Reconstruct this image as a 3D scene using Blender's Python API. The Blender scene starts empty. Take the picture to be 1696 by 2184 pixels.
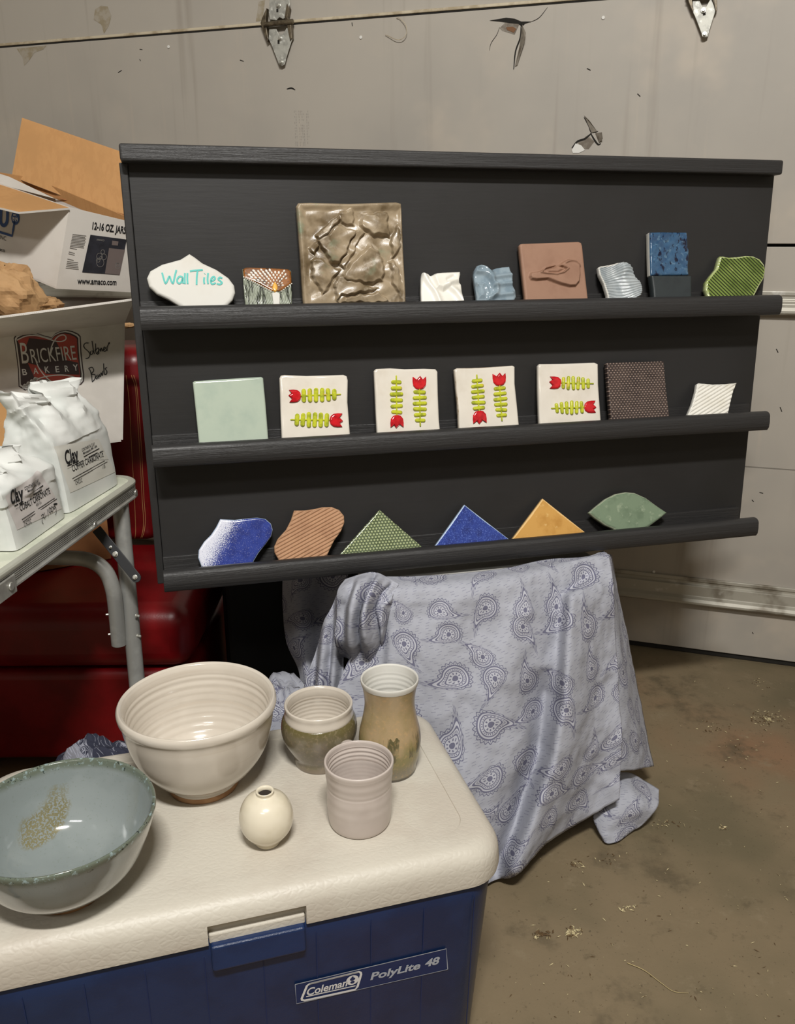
import bpy, bmesh, math, random
import numpy as np
from mathutils import noise, Vector
random.seed(7); rng = np.random.default_rng(7)
SC = bpy.context.scene; COL = SC.collection
A = lambda *p: np.array(p, float)

# ------------------------------------------------------------------ camera
F, CX, CY, HOR, H = 1800.0, 848.0, 1092.0, 510.0, 1.15      # focal length (px), principal point, horizon, eye height
pit = math.atan((CY-HOR)/F); cp, sp = math.cos(pit), math.sin(pit)
C0 = A(0, 0, H); Z = A(0, 0, 1)
cd = bpy.data.cameras.new('camera'); cam = bpy.data.objects.new('camera', cd); COL.objects.link(cam)
cam.location = (0, 0, H); cam.rotation_euler = (math.pi/2-pit, 0, 0)
cd.sensor_fit = 'VERTICAL'; cd.sensor_height = 36; cd.lens = 36*F/2184; cd.clip_start = .01
SC.camera = cam

def ray(u, v):
    x = (u-CX)/F; y = -(v-CY)/F
    return A(x, cp+y*sp, -sp+y*cp)
def W(u, v, p0, n):                     # point of a plane seen at a given direction
    r = ray(u, v); return C0+r*(np.dot(p0-C0, n)/np.dot(r, n))
def WY(u, v, Y):
    r = ray(u, v); return C0+r*(Y/r[1])
def WZ(u, v, z):
    r = ray(u, v); return C0+r*((z-H)/r[2])
nrm = lambda a: a/np.linalg.norm(a)

class Plane:
    def __init__(s, o, ex, ey):
        s.o = o; s.ex = nrm(ex); ey = ey-s.ex*np.dot(ey, s.ex); s.ey = nrm(ey); s.n = np.cross(s.ex, s.ey)
        if np.dot(s.n, C0-o) < 0: s.n = -s.n
    def loc(s, u, v, off=0):
        p = W(u, v, s.o+s.n*off, s.n)-s.o; return A(np.dot(p, s.ex), np.dot(p, s.ey))
    def pt(s, a, b, off=0): return s.o+s.ex*a+s.ey*b+s.n*off

# ------------------------------------------------------------------ materials
def lin(c):
    r = []
    for x in c:
        x /= 255.; r.append(x/12.92 if x <= .04045 else ((x+.055)/1.055)**2.4)
    return (*r, 1)
class N:                                 # tiny expression layer over math nodes
    nt = None
    def __init__(s, k): s.k = k
    @staticmethod
    def op(o, *a):
        m = N.nt.nodes.new('ShaderNodeMath'); m.operation = o
        for i, x in enumerate(a):
            if isinstance(x, N): N.nt.links.new(x.k, m.inputs[i])
            else: m.inputs[i].default_value = x
        return N(m.outputs[0])
    def __add__(s, o): return N.op('ADD', s, o)
    __radd__ = __add__
    def __sub__(s, o): return N.op('SUBTRACT', s, o)
    def __rsub__(s, o): return N.op('SUBTRACT', o, s)
    def __mul__(s, o): return N.op('MULTIPLY', s, o)
    __rmul__ = __mul__
    def __truediv__(s, o): return N.op('DIVIDE', s, o)
def f1(o): return lambda *a: N.op(o, *a)
SIN, COS, ABS, FRACT, FLOOR, SQRT, LT, GT, MAX, MIN, ATAN2 = map(f1, ('SINE', 'COSINE', 'ABSOLUTE', 'FRACT', 'FLOOR', 'SQRT', 'LESS_THAN', 'GREATER_THAN', 'MAXIMUM', 'MINIMUM', 'ARCTAN2'))
def band(x, a, b): return GT(x, a)*LT(x, b)
def sstep(x, a, b):
    m = N.nt.nodes.new('ShaderNodeMapRange'); m.interpolation_type = 'SMOOTHSTEP'
    N.nt.links.new(x.k, m.inputs[0]); m.inputs[1].default_value = a; m.inputs[2].default_value = b
    return N(m.outputs[0])

class M:
    def __init__(s, name, col, rough=.5, metal=0, spec=.5, coat=0, sss=0, rgb=False):
        s.m = bpy.data.materials.new(name); s.m.use_nodes = True; s.nt = s.m.node_tree; N.nt = s.nt
        s.b = s.nt.nodes['Principled BSDF']; c = col if rgb else lin(col)
        s.b.inputs['Base Color'].default_value = c; s.b.inputs['Roughness'].default_value = rough
        s.b.inputs['Metallic'].default_value = metal; s.b.inputs['Specular IOR Level'].default_value = spec
        s.b.inputs['Coat Weight'].default_value = coat; s.b.inputs['Coat Roughness'].default_value = .08
        if sss: s.b.inputs['Subsurface Weight'].default_value = sss; s.b.inputs['Subsurface Scale'].default_value = .005
        s.col = c; s.cur = None; s.h = None
    def coords(s, kind='Object', scale=(1, 1, 1)):
        t = s.nt.nodes.new('ShaderNodeTexCoord'); mp = s.nt.nodes.new('ShaderNodeMapping')
        mp.inputs['Scale'].default_value = scale; s.nt.links.new(t.outputs[kind], mp.inputs[0]); return mp.outputs[0]
    def xyz(s, kind='Object', scale=(1, 1, 1)):
        q = s.nt.nodes.new('ShaderNodeSeparateXYZ'); s.nt.links.new(s.coords(kind, scale), q.inputs[0])
        return [N(o) for o in q.outputs]
    def noise(s, scale=5, detail=4, rough=.6, kind='Object', stretch=(1, 1, 1), dist=0):
        N.nt = s.nt
        n = s.nt.nodes.new('ShaderNodeTexNoise'); n.inputs['Scale'].default_value = scale; n.inputs['Detail'].default_value = detail
        n.inputs['Roughness'].default_value = rough; n.inputs['Distortion'].default_value = dist
        s.nt.links.new(s.coords(kind, stretch), n.inputs['Vector']); return N(n.outputs[0])
    def voro(s, scale, kind='Object', feat='F1', stretch=(1, 1, 1), out='Distance'):
        N.nt = s.nt
        n = s.nt.nodes.new('ShaderNodeTexVoronoi'); n.feature = feat; n.inputs['Scale'].default_value = scale
        s.nt.links.new(s.coords(kind, stretch), n.inputs['Vector']); return N(n.outputs[out])
    def mix(s, fac, col, rgb=False):     # lay another colour over the current one where fac is 1
        n = s.nt.nodes.new('ShaderNodeMix'); n.data_type = 'RGBA'
        if isinstance(fac, N): s.nt.links.new(fac.k, n.inputs[0])
        else: n.inputs[0].default_value = fac
        if s.cur is None: n.inputs[6].default_value = s.col
        else: s.nt.links.new(s.cur, n.inputs[6])
        n.inputs[7].default_value = col if rgb else lin(col)
        s.cur = n.outputs[2]; s.nt.links.new(s.cur, s.b.inputs['Base Color']); return s
    def mottle(s, col, scale, lo=.42, hi=.62, **k):
        return s.mix(sstep(s.noise(scale, **k), lo, hi), col)
    def bump(s, h, strength=.3, dist=.002):
        n = s.nt.nodes.new('ShaderNodeBump'); n.inputs['Strength'].default_value = strength; n.inputs['Distance'].default_value = dist
        s.nt.links.new(h.k, n.inputs['Height'])
        if s.h: s.nt.links.new(s.h, n.inputs['Normal'])
        s.h = n.outputs[0]; s.nt.links.new(s.h, s.b.inputs['Normal']); return s
    def rough(s, x): s.nt.links.new(x.k, s.b.inputs['Roughness']); return s

MT = {}
def mk(name, *a, **k): MT[name] = M(name, *a, **k); return MT[name]

m = mk('door_paint', (176, 169, 158), .55)
m.mottle((164, 158, 149), 1.6, .35, .7); m.mottle((184, 174, 160), 3.5, .5, .75)
m.mix(sstep(m.noise(3, 3, .6, stretch=(6, 6, .22)), .56, .75)*.4, (128, 117, 104))
m.mix(sstep(m.noise(9, 3, .6, stretch=(3, 3, .12)), .62, .72)*.35, (182, 172, 158))
m.mix(sstep(m.noise(2.3, 6, .75), .70, .76)*.5, (112, 98, 78)); m.bump(m.noise(60, 3), .06, .002)
m = mk('door_trim', (140, 134, 122), .5); m.mottle((170, 164, 150), 6, .45, .6, stretch=(1, 1, 8))
m = mk('strut_metal', (176, 172, 160), .42, .25); m.mottle((120, 112, 98), 7, .5, .66); m.mottle((205, 202, 195), 22, .6, .75)
mk('cream_seal', (202, 190, 165), .5).mottle((170, 155, 128), 20)
mk('dark_gap', (30, 27, 22), .9)
m = mk('galvanised', (186, 185, 176), .45, .25); m.mottle((158, 157, 150), 45, .4, .65); m.mottle((222, 222, 214), 60, .55, .7)
mk('aged_steel', (112, 101, 82), .38, .4).mottle((76, 66, 52), 60)
mk('bolt_metal', (205, 204, 196), .3, .7)
mk('stain_brown', (150, 138, 114), .7).mottle((166, 157, 142), 40)
mk('torn_grey', (140, 132, 120), .7).mottle((110, 100, 88), 40)
mk('torn_brown', (120, 84, 56), .8)
mk('wall_paint', (170, 164, 152), .8).mottle((155, 150, 140), 3)
m = mk('concrete', (128, 113, 89), .62, spec=.3)
m.mottle((108, 98, 76), 1.7, .4, .62); m.mottle((140, 108, 82), 1.1, .48, .66); m.mix(sstep(m.noise(4.5, 6, .7), .52, .68)*.8, (92, 82, 64)); m.mix(sstep(m.noise(11, 7, .75), .55, .7)*.5, (142, 128, 104)); m.mix(sstep(m.noise(26, 5, .75), .58, .7)*.45, (86, 76, 58))
m.mix(sstep(m.noise(2.6, 7, .7), .63, .72)*.22, (140, 80, 66)); m.mix(sstep(m.noise(7, 8, .8), .64, .7)*.5, (158, 146, 126))
m.mix(sstep(m.noise(150, 2), .66, .72)*.5, (62, 54, 42)); m.bump(m.noise(90, 5), .25, .002); m.bump(m.noise(8, 5), .15, .006)
mk('dry_leaf', (204, 190, 148), .8).mottle((92, 70, 42), 50, .42, .56)
mk('straw', (186, 168, 120), .7)

m = mk('black_paint', (43, 42, 42), .5, spec=.42); m.mottle((37, 36, 35), 3, .4, .7); g = m.noise(26, 4, .6, stretch=(.5, .5, 5)); m.bump(g, .12, .0015)
m = mk('black_wood', (46, 45, 45), .45, spec=.45); m.bump(m.noise(12, 5, .7, stretch=(.7, .7, 22), dist=.4), .45, .003)
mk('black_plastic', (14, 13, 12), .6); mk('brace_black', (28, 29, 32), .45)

def glaze(name, c, c2=None, sc=14, rough=.16, coat=.3, **k):
    m = mk(name, c, rough, coat=coat, **k)
    if c2: m.mottle(c2, sc, .4, .65)
    return m
m = glaze('white_glaze', (208, 206, 199), (202, 198, 188), 12, .6, coat=0, spec=.25)
glaze('cream_tile_glaze', (222, 215, 203), (212, 203, 188), 14, .16)
glaze('edge_brown_glaze', (216, 206, 190), (150, 128, 98), 30, .2)
glaze('sage_glaze', (178, 190, 174), (166, 180, 166), 16, .12)
glaze('tulip_red', (206, 32, 40), (170, 18, 28), 70, .15)
m = glaze('stem_green', (196, 200, 52), (150, 160, 40), 90, .2); m.mottle((205, 178, 70), 55, .58, .7)
m = glaze('bisque_white', (232, 229, 220), (224, 220, 208), 20, .4)
m = glaze('blue_grey_glaze', (142, 158, 168), (120, 138, 150), 40, .1, .6)
m = glaze('pale_grey_glaze', (172, 178, 180), (150, 158, 162), 60, .14, .5)
m = mk('terracotta', (152, 118, 98), .6, spec=.3); m.mottle((141, 107, 88), 12); m.bump(m.noise(260, 2), .2, .0006)
m = mk('tan_clay', (180, 140, 108), .6, spec=.3); m.mottle((168, 128, 98), 30); m.bump(m.noise(200, 3), .2, .0006)
m = glaze('bronze_glaze', (156, 139, 114), None, rough=.34, coat=.15)
m.mottle((106, 90, 66), 14, .4, .6); m.mottle((176, 162, 142), 30, .52, .7); m.mottle((124, 142, 118), 9, .53, .66); m.bump(m.noise(190, 4, .7), .3, .0012)
m = glaze('green_rib_glaze', (120, 140, 66), None, rough=.15, coat=.4)
m.mottle((92, 112, 44), 22, .4, .6); m.mottle((160, 172, 96), 30, .55, .7)
x, y, z = m.xyz('UV'); q = x*.72+y*.7; m.mix(sstep(ABS(FRACT(q/.0058+.0)-.5), .22, .36), (34, 44, 14)); 
mk('pale_green_edge', (182, 192, 138), .2, coat=.3).mottle((150, 164, 96), 60)
m = glaze('blue_tile_glaze', (58, 92, 124), (44, 72, 104), 30, .1, .6); x, y, z = m.xyz('UV')
m.mix(sstep(m.noise(75, 3, .6, kind='UV', stretch=(1.2, .6, 1)), .53, .62), (16, 22, 46)); m.mix(sstep(m.noise(90, 2, .6, kind='UV'), .56, .66)*.6, (96, 126, 148))
mk('matt_charcoal', (46, 52, 54), .5).mottle((40, 45, 48), 30)
m = glaze('dark_stud', (72, 60, 56), (58, 48, 46), 40, .32, .2)
x, y, z = m.xyz('UV'); P = .0044
row = FLOOR(y/P); xx = (FRACT(x/.0068+FRACT(row*.5))-.5)*1.3; yy = FRACT(y/P)-.5
dd = SQRT(xx*xx+yy*yy); m.mix(sstep(dd, .34, .18)*.8, (170, 148, 134)); m.bump(sstep(dd, .45, .15), .8, .0012)
m = glaze('speckled_blue', (48, 64, 142), (40, 52, 122), 60, .2, .3)
x, y, z = m.xyz('UV'); fld = sstep(y*.55-x*.8+(m.noise(40, 4, kind='UV')-.5)*.02, .002, .056)
m.mix(GT(m.noise(620, 3, .8, kind='UV')+(fld-.5)*.30, .5), (226, 228, 240)); m.mix(GT(m.noise(1300, 2, kind='UV'), .66), (92, 108, 190))
m = glaze('cobalt_mottled', (44, 64, 142), (36, 50, 116), 60, .22, .3); m.mix(sstep(m.noise(420, 3), .52, .66), (84, 106, 182))
mk('pale_blue_edge', (176, 196, 222), .2, coat=.3)
m = glaze('honey_glaze', (206, 156, 82), (186, 134, 62), 22, .18, .4); m.mottle((222, 184, 118), 60, .58, .7)
mk('honey_edge', (230, 190, 128), .2, coat=.3)
m = glaze('leaf_green_glaze', (118, 136, 112), (100, 118, 96), 22, .22, .3); m.mottle((142, 156, 132), 80, .55, .7)
mk('leaf_edge', (158, 166, 142), .3)
m = glaze('dotted_green', (98, 110, 82), (84, 96, 66), 30, .14, .5)
x, y, z = m.xyz('UV'); P = .0062; row = FLOOR(y/(P*.86)); xx = FRACT(x/P+FRACT(row*.5))-.5; yy = (FRACT(y/(P*.86))-.5)*.86
dd = SQRT(xx*xx+yy*yy); m.mix(sstep(dd, .40, .26), (176, 186, 140)); m.bump(sstep(dd, .46, .2), .9, .0016)
m = glaze('streaked_moss', (138, 144, 128), None, rough=.3); m.mix(sstep(m.noise(150, 3, .6, kind='UV', stretch=(1, .16, 1)), .5, .58), (52, 56, 44)); m.mix(sstep(m.noise(190, 3, .6, kind='UV', stretch=(1, .2, 1)), .62, .68), (206, 208, 198))
m = glaze('amber_brown', (142, 88, 40), (96, 58, 26), 60, .2); m.mottle((50, 34, 20), 110, .56, .66)
mk('dot_white', (236, 232, 222), .25); mk('flame_yellow', (226, 170, 72), .2, coat=.4)
mk('teal_ink', (22, 170, 160), .5); mk('black_ink', (24, 24, 26), .6); mk('grey_ink', (120, 116, 112), .7); mk('navy_ink', (44, 74, 126), .6)
mk('pale_ink', (150, 144, 136), .8)
mk('badge_red', (168, 66, 52), .7).mottle((120, 60, 56), 9); mk('badge_grey', (206, 203, 198), .7); mk('badge_dark', (60, 46, 46), .7)
mk('photo_dark', (44, 44, 52), .6).mottle((34, 34, 40), 30); mk('photo_brown', (112, 100, 96), .6)

m = mk('stoneware_white', (208, 199, 186), .18, coat=.35); m.mottle((199, 190, 177), 9); m.mix(sstep(m.noise(26, 2, stretch=(.1, .1, 4)), .55, .7)*.35, (188, 174, 156))
m = mk('mug_glaze', (196, 185, 177), .32, coat=.12); m.mottle((186, 174, 166), 9); m.mix(sstep(m.noise(30, 2, stretch=(.1, .1, 4)), .55, .7)*.3, (176, 160, 148))
mk('raw_foot', (170, 130, 92), .75).mottle((154, 114, 78), 40)
m = mk('celadon_grey', (130, 138, 137), .1, coat=.5); m.mottle((140, 147, 146), 9); x, y, z = m.xyz()
m.mix(sstep(m.noise(300, 2), .62, .7)*.35, (112, 120, 108))
m.mix(sstep(z+(m.noise(18, 3)-.5)*.012, .098, .107)*.85, (92, 100, 84)); m.mix(GT(m.noise(190, 2), .66)*sstep(z, .098, .106), (40, 48, 46)); m.mix(sstep(m.noise(160, 3), .55, .66)*sstep(z, .101, .108), (140, 158, 158))
qa = x*.6+y*.8-.0196; qb = y*.6-x*.8-.0772; qx = qa*qa*520+qb*qb*4200+(m.noise(34, 4)-.5)*1.5; m.mix(sstep(qx, 1., .35)*GT(m.noise(420, 2), .47)*LT(z, .085), (122, 117, 88))
m = mk('olive_glaze', (110, 102, 80), .16, coat=.4); x, y, z = m.xyz(); m.mottle((122, 112, 98), 26); m.mix(sstep(z+(m.noise(30)-.5)*.02, .058, .078), (98, 90, 56)); m.mix(sstep(m.noise(200, 3), .5, .66)*.4, (146, 130, 104)); m.mix(sstep(z, .012, .002), (128, 116, 100))
m = mk('ash_glaze', (168, 146, 112), .28, coat=.2); x, y, z = m.xyz(); m.mottle((154, 136, 98), 20)
m.mix(sstep(z+(m.noise(60, 3, stretch=(1, 1, .12))-.5)*.06, .075, .045), (138, 128, 84)); m.mix(sstep(m.noise(70, 3, stretch=(1, 1, .16)), .54, .64)*band(z+(m.noise(90, 2, stretch=(1, 1, .1))-.5)*.03, .04, .078), (92, 86, 58)); m.mix(sstep(z, .035, .012)*.8, (134, 126, 112)); m.mix(sstep(z, .006, .003), (84, 78, 68))
m.mix(sstep(m.noise(220, 3), .52, .66)*.3, (198, 160, 112))
mk('bud_glaze', (224, 215, 194), .2, coat=.3).mottle((215, 205, 181), 14)
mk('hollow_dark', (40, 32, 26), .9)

m = mk('cooler_lid_plastic', (200, 194, 181), .45, spec=.4); m.mottle((193, 185, 172), 7); v1 = m.voro(95, feat='DISTANCE_TO_EDGE', stretch=(1, 1.4, 1.3)); m.bump(sstep(v1, .0, .28), .17, .0010); m.bump(m.noise(190, 4, .7), .2, .0010)
m = mk('cooler_blue', (25, 46, 86), .32, spec=.5); m.mottle((21, 40, 77), 12); m.bump(m.noise(210, 4, .7), .35, .0010)
m.mix(sstep(m.noise(520, 2), .74, .78)*.35, (110, 130, 170))
mk('decal_navy', (18, 40, 84), .35); mk('decal_silver', (214, 214, 214), .4); mk('decal_grey', (168, 174, 184), .4)
m = mk('table_top', (206, 208, 190), .5); m.mottle((190, 194, 176), 24); m.mottle((216, 216, 202), 60, .55, .7)
m = mk('aluminium', (168, 168, 162), .38, .35); m.mottle((146, 144, 138), 16)
mk('rim_grey', (172, 172, 160), .4, .2); mk('tube_grey', (168, 168, 164), .34, .35).mottle((150, 150, 146), 14)
m = mk('paper_white', (216, 217, 213), .7); m.mottle((207, 210, 206), 14)
mk('label_cream', (211, 209, 200), .7); mk('label_pink', (209, 203, 200), .7)
m = mk('box_white', (206, 200, 192), .75); m.mottle((196, 190, 182), 9)
m = mk('box_amaco', (204, 197, 188), .7); m.mottle((214, 208, 200), 5)
m = mk('cardboard', (192, 144, 92), .8); m.mix(sstep(m.noise(90, 3, stretch=(1, 1, .05)), .45, .6)*.5, (180, 132, 82)); m.mottle((182, 136, 86), 8)
mk('cardboard_dark', (150, 100, 58), .8).mottle((138, 90, 52), 8)
m = mk('kraft_paper', (184, 146, 102), .8); m.mottle((166, 128, 86), 20)
mk('flute_dark', (92, 72, 52), .9)
m = mk('red_leather', (128, 11, 18), .36, spec=.5); m.mottle((110, 8, 14), 6); m.bump(m.noise(240, 3), .2, .0008)
mk('stitch', (200, 150, 96), .7); mk('sticker_white', (224, 222, 216), .6)
mk('tote_white', (206, 204, 198), .5)

def paisley(name, base, line, cell=.078):
    m = mk(name, base, .85, spec=.2); nt = m.nt
    b = m.noise(16, 4); m.mix(sstep(b, .4, .7)*.35, tuple(int(c*.9) for c in base))
    tc = nt.nodes.new('ShaderNodeTexCoord'); mp = nt.nodes.new('ShaderNodeMapping'); mp.inputs['Scale'].default_value = (1/cell,)*3
    nt.links.new(tc.outputs['UV'], mp.inputs[0])
    def sep(o):
        s = nt.nodes.new('ShaderNodeSeparateXYZ'); nt.links.new(o, s.inputs[0]); return [N(k) for k in s.outputs]
    px, py, _ = sep(mp.outputs[0])
    def drop(feat):
        vo = nt.nodes.new('ShaderNodeTexVoronoi'); vo.voronoi_dimensions = '2D'; vo.feature = feat; vo.inputs['Scale'].default_value = 1; vo.inputs['Randomness'].default_value = .45
        nt.links.new(mp.outputs[0], vo.inputs['Vector'])
        qx, qy, _ = sep(vo.outputs['Position']); cr, cg, cb = sep(vo.outputs['Color'])
        rx, ry = px-qx, py-qy; an = FLOOR(cr*7)*.9; fl = (GT(cg, .5)*2)-1; ca, sa = COS(an), SIN(an)
        x = (ca*rx+sa*ry)*fl; y = ca*ry-sa*rx; size = cb*.35+.82; x = x/size; y = y/size
        yy = MAX(y+.16, 0); xb = x-2.6*yy*yy+.10; xt = xb*(1+1.3*yy); yd = (y+.16)*(1-.24*GT(y, -.16))
        r = SQRT(xt*xt+yd*yd)/.30; ang = ATAN2(xt, yd); sc = SIN(ang*22)
        ln = MAX(band(r, .92, 1.03), MAX(band(r, .73, .81), MAX(band(r, .5, .57), LT(r, .20))))
        ln = MAX(ln, band(r, .60, .68)*GT(SIN(ang*26), .1)); ln = MAX(ln, band(r, .28, .42)*GT(SIN(ang*9), .35))
        ln = MAX(ln, band(r+sc*.07, 1.16, 1.24)); ln = MAX(ln, band(r, 1.03, 1.13)*GT(ABS(sc), .93)); return r, ln
    r, ln = drop('F1'); r2, ln2 = drop('F2'); ln = MAX(ln, ln2*GT(r, 1.3)); r = MIN(r, r2)
    dx, dy = px*3.2+py*1.2, py*15-px*4; rw = FLOOR(dy); rn = FRACT(SIN(rw*12.98)*437.5)
    dash = LT(FRACT(dx+rn), .34)*LT(FRACT(dy), .2)*GT(r, 1.34)
    m.mix(LT(r, 1.0)*.22, (232, 232, 240)); m.mix(ln*.95, line); m.mix(dash*.55, line)
    m.bump(m.noise(60, 4), .25, .003); return m
paisley('paisley_cloth', (172, 174, 184), (106, 106, 128), .076)
paisley('paisley_navy', (52, 54, 68), (150, 152, 164))

# ------------------------------------------------------------------ object helpers
WL = {}
def meta(o, label=None, cat=None, group=None, kind=None):
    for k, v in (('label', label), ('category', cat), ('group', group), ('kind', kind)):
        if v: o[k] = v
    return o
def thing(name, loc, label, cat, group=None, kind=None):
    o = bpy.data.objects.new(name, None); o.empty_display_size = .05; COL.objects.link(o); o.location = loc; WL[o] = A(*loc)
    return meta(o, label, cat, group, kind)
def obj(name, V, Fc, mat, parent=None, loc=None, uv=None, smooth=False, mats=None, fm=None):
    V = np.asarray(V, float); base = WL[parent] if parent else (A(*loc) if loc is not None else A(V[:, 0].mean(), V[:, 1].mean(), V[:, 2].min()))
    me = bpy.data.meshes.new(name); me.from_pydata((V-base).tolist(), [], [tuple(int(i) for i in f) for f in Fc])
    o = bpy.data.objects.new(name, me); COL.objects.link(o); WL[o] = base
    if parent: o.parent = parent
    else: o.location = base
    for k in (mats or [mat]): me.materials.append(MT[k].m)
    if fm is not None: me.polygons.foreach_set('material_index', [int(i) for i in fm])
    if smooth: me.polygons.foreach_set('use_smooth', [True]*len(me.polygons))
    if uv is not None:
        l = me.uv_layers.new(name='UVMap'); idx = np.zeros(len(me.loops), int); me.loops.foreach_get('vertex_index', idx)
        l.data.foreach_set('uv', np.asarray(uv, float)[idx].ravel())
    bm = bmesh.new(); bm.from_mesh(me); bmesh.ops.recalc_face_normals(bm, faces=bm.faces); bm.to_mesh(me); bm.free()
    return o
def sub(o, child): # sub-part base is the root's base as parents carry no own offset
    return o
class B:                                 # mesh builder
    def __init__(s): s.v = []; s.f = []; s.m = []
    def add(s, V, Fc, mi=0):
        k = len(s.v); s.v += [np.asarray(p, float) for p in V]; s.f += [tuple(i+k for i in f) for f in Fc]; s.m += [mi]*len(Fc); return s
    def grid(s, G, mi=0, closed=False):
        h, w = G.shape[:2]; f = []
        for i in range(h-1):
            for j in range(w if closed else w-1): f.append((i*w+j, i*w+(j+1) % w, (i+1)*w+(j+1) % w, (i+1)*w+j))
        return s.add(G.reshape(-1, 3), f, mi)
    def hexa(s, c, mi=0):                # eight corners: bottom four, top four
        return s.add(c, [(0, 3, 2, 1), (4, 5, 6, 7), (0, 1, 5, 4), (1, 2, 6, 5), (2, 3, 7, 6), (3, 0, 4, 7)], mi)
    def box(s, o, ex, ey, ez, mi=0):     # corner plus three edge vectors
        o = np.asarray(o); return s.hexa([o, o+ex, o+ex+ey, o+ey, o+ez, o+ex+ez, o+ex+ey+ez, o+ey+ez], mi)
    def tube(s, pts, r, n=12, mi=0, cap=True):
        pts = [np.asarray(p, float) for p in pts]; rr = r if hasattr(r, '__len__') else [r]*len(pts); G = []; up = None
        for i, p in enumerate(pts):
            d = nrm(pts[min(i+1, len(pts)-1)]-pts[max(i-1, 0)])
            if up is None: up = nrm(np.cross(d, A(.3, .5, .8) if abs(d[2]) < .95 else A(1, 0, 0)))
            up = nrm(up-d*np.dot(up, d)); w = np.cross(d, up)
            G.append([p+rr[i]*(math.cos(t)*up+math.sin(t)*w) for t in np.linspace(0, 2*math.pi, n, endpoint=False)])
        G = np.array(G); k = len(s.v); s.grid(G, mi, True)
        if cap: s.f += [tuple(range(k, k+n)), tuple(range(k+(len(pts)-1)*n, k+len(pts)*n))]; s.m += [mi, mi]
        return s
    def prism(s, pts, off, mi=0):        # polygon (3-d points) extruded by a vector
        n = len(pts); pts = [np.asarray(p) for p in pts]
        return s.add(pts+[p+off for p in pts], [tuple(range(n)), tuple(range(2*n-1, n-1, -1))]+[(i, (i+1) % n, (i+1) % n+n, i+n) for i in range(n)], mi)
    def go(s, name, mat, parent=None, loc=None, smooth=False, mats=None, bevel=0, seg=2, uv=None, auto=None):
        o = obj(name, s.v, s.f, mat, parent, loc, uv, smooth, mats, s.m if mats else None)
        if bevel: bev(o, bevel, seg)
        if auto:
            bm = bmesh.new(); bm.from_mesh(o.data)
            for e in bm.edges: e.smooth = len(e.link_faces) == 2 and e.calc_face_angle(0) < auto
            for f in bm.faces: f.smooth = True
            bm.to_mesh(o.data); bm.free()
        return o
def bev(o, w, seg=2):
    b = o.modifiers.new('bevel', 'BEVEL'); b.width = w; b.segments = seg; b.limit_method = 'ANGLE'; b.angle_limit = math.radians(40); b.harden_normals = False
    return o
def crom(P, n):                          # Catmull-Rom through rows of P
    P = np.asarray(P, float); k = len(P); t = np.linspace(0, k-1, n); i = np.clip(t.astype(int), 0, k-2); f = (t-i).reshape(-1, *([1]*(P.ndim-1)))
    g = lambda j: P[np.clip(j, 0, k-1)]
    p0, p1, p2, p3 = np.where((i == 0).reshape(f.shape), 2*g(i)-g(i+1), g(i-1)), g(i), g(i+1), np.where((i >= k-2).reshape(f.shape), 2*g(i+1)-g(i), g(i+2))
    return .5*(2*p1+(p2-p0)*f+(2*p0-5*p1+4*p2-p3)*f**2+(3*p1-p0-3*p2+p3)*f**3)
def resample(P, n, closed=True):
    P = np.asarray(P, float); Q = np.vstack([P, P[:1]]) if closed else P
    d = np.r_[0, np.cumsum(np.linalg.norm(np.diff(Q, axis=0), axis=1))]
    t = np.linspace(0, d[-1], n, endpoint=not closed); return np.stack([np.interp(t, d, Q[:, i]) for i in range(P.shape[1])], 1)
def fbm(p, o=4): return noise.fractal(Vector(p), 1., 2., o)
def ridged(p, o=3):
    s = 0; a = 1; q = Vector(p)
    for _ in range(o): s += a*(1-2*abs(noise.noise(q))); q = q*2.03+Vector((3.1, 1.7, 9.2)); a *= .5
    return s

# text and drawn marks -----------------------------------------------------------
def text_geo(body, bold=0, shear=0, cond=1):
    cu = bpy.data.curves.new('t', 'FONT'); cu.body = body; cu.offset = bold; cu.shear = shear; cu.resolution_u = 4; cu.space_character = cond
    o = bpy.data.objects.new('t', cu); COL.objects.link(o); dg = bpy.context.evaluated_depsgraph_get(); me = bpy.data.meshes.new_from_object(o.evaluated_get(dg))
    V = np.array([v.co[:] for v in me.vertices]); Fc = [tuple(p.vertices) for p in me.polygons]
    bpy.data.objects.remove(o); bpy.data.curves.remove(cu); bpy.data.meshes.remove(me); return V, Fc
def text(b, pl, body, p0, p1, hpx, off=.0006, bold=0, shear=0, mi=0, arc=None):
    V, Fc = text_geo(body, bold, shear); a0, a1 = pl.loc(*p0), pl.loc(*p1); d = a1-a0; L = np.linalg.norm(d); e1 = d/L; e2 = A(-e1[1], e1[0])
    hh = hpx*L/math.dist(p0, p1); x = (V[:, 0]-V[:, 0].min())/(np.ptp(V[:, 0]) or 1)*L; y = V[:, 1]/.72*hh
    b.add([pl.pt(*(a0+e1*i+e2*j), off) for i, j in zip(x, y)], Fc, mi); return b
def poly(b, pl, pts, off=.0005, mi=0): # filled outline given by directions
    L = [pl.loc(*p) for p in pts]; b.add([pl.pt(*q, off) for q in L], [tuple(range(len(L)))], mi); return b
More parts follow.
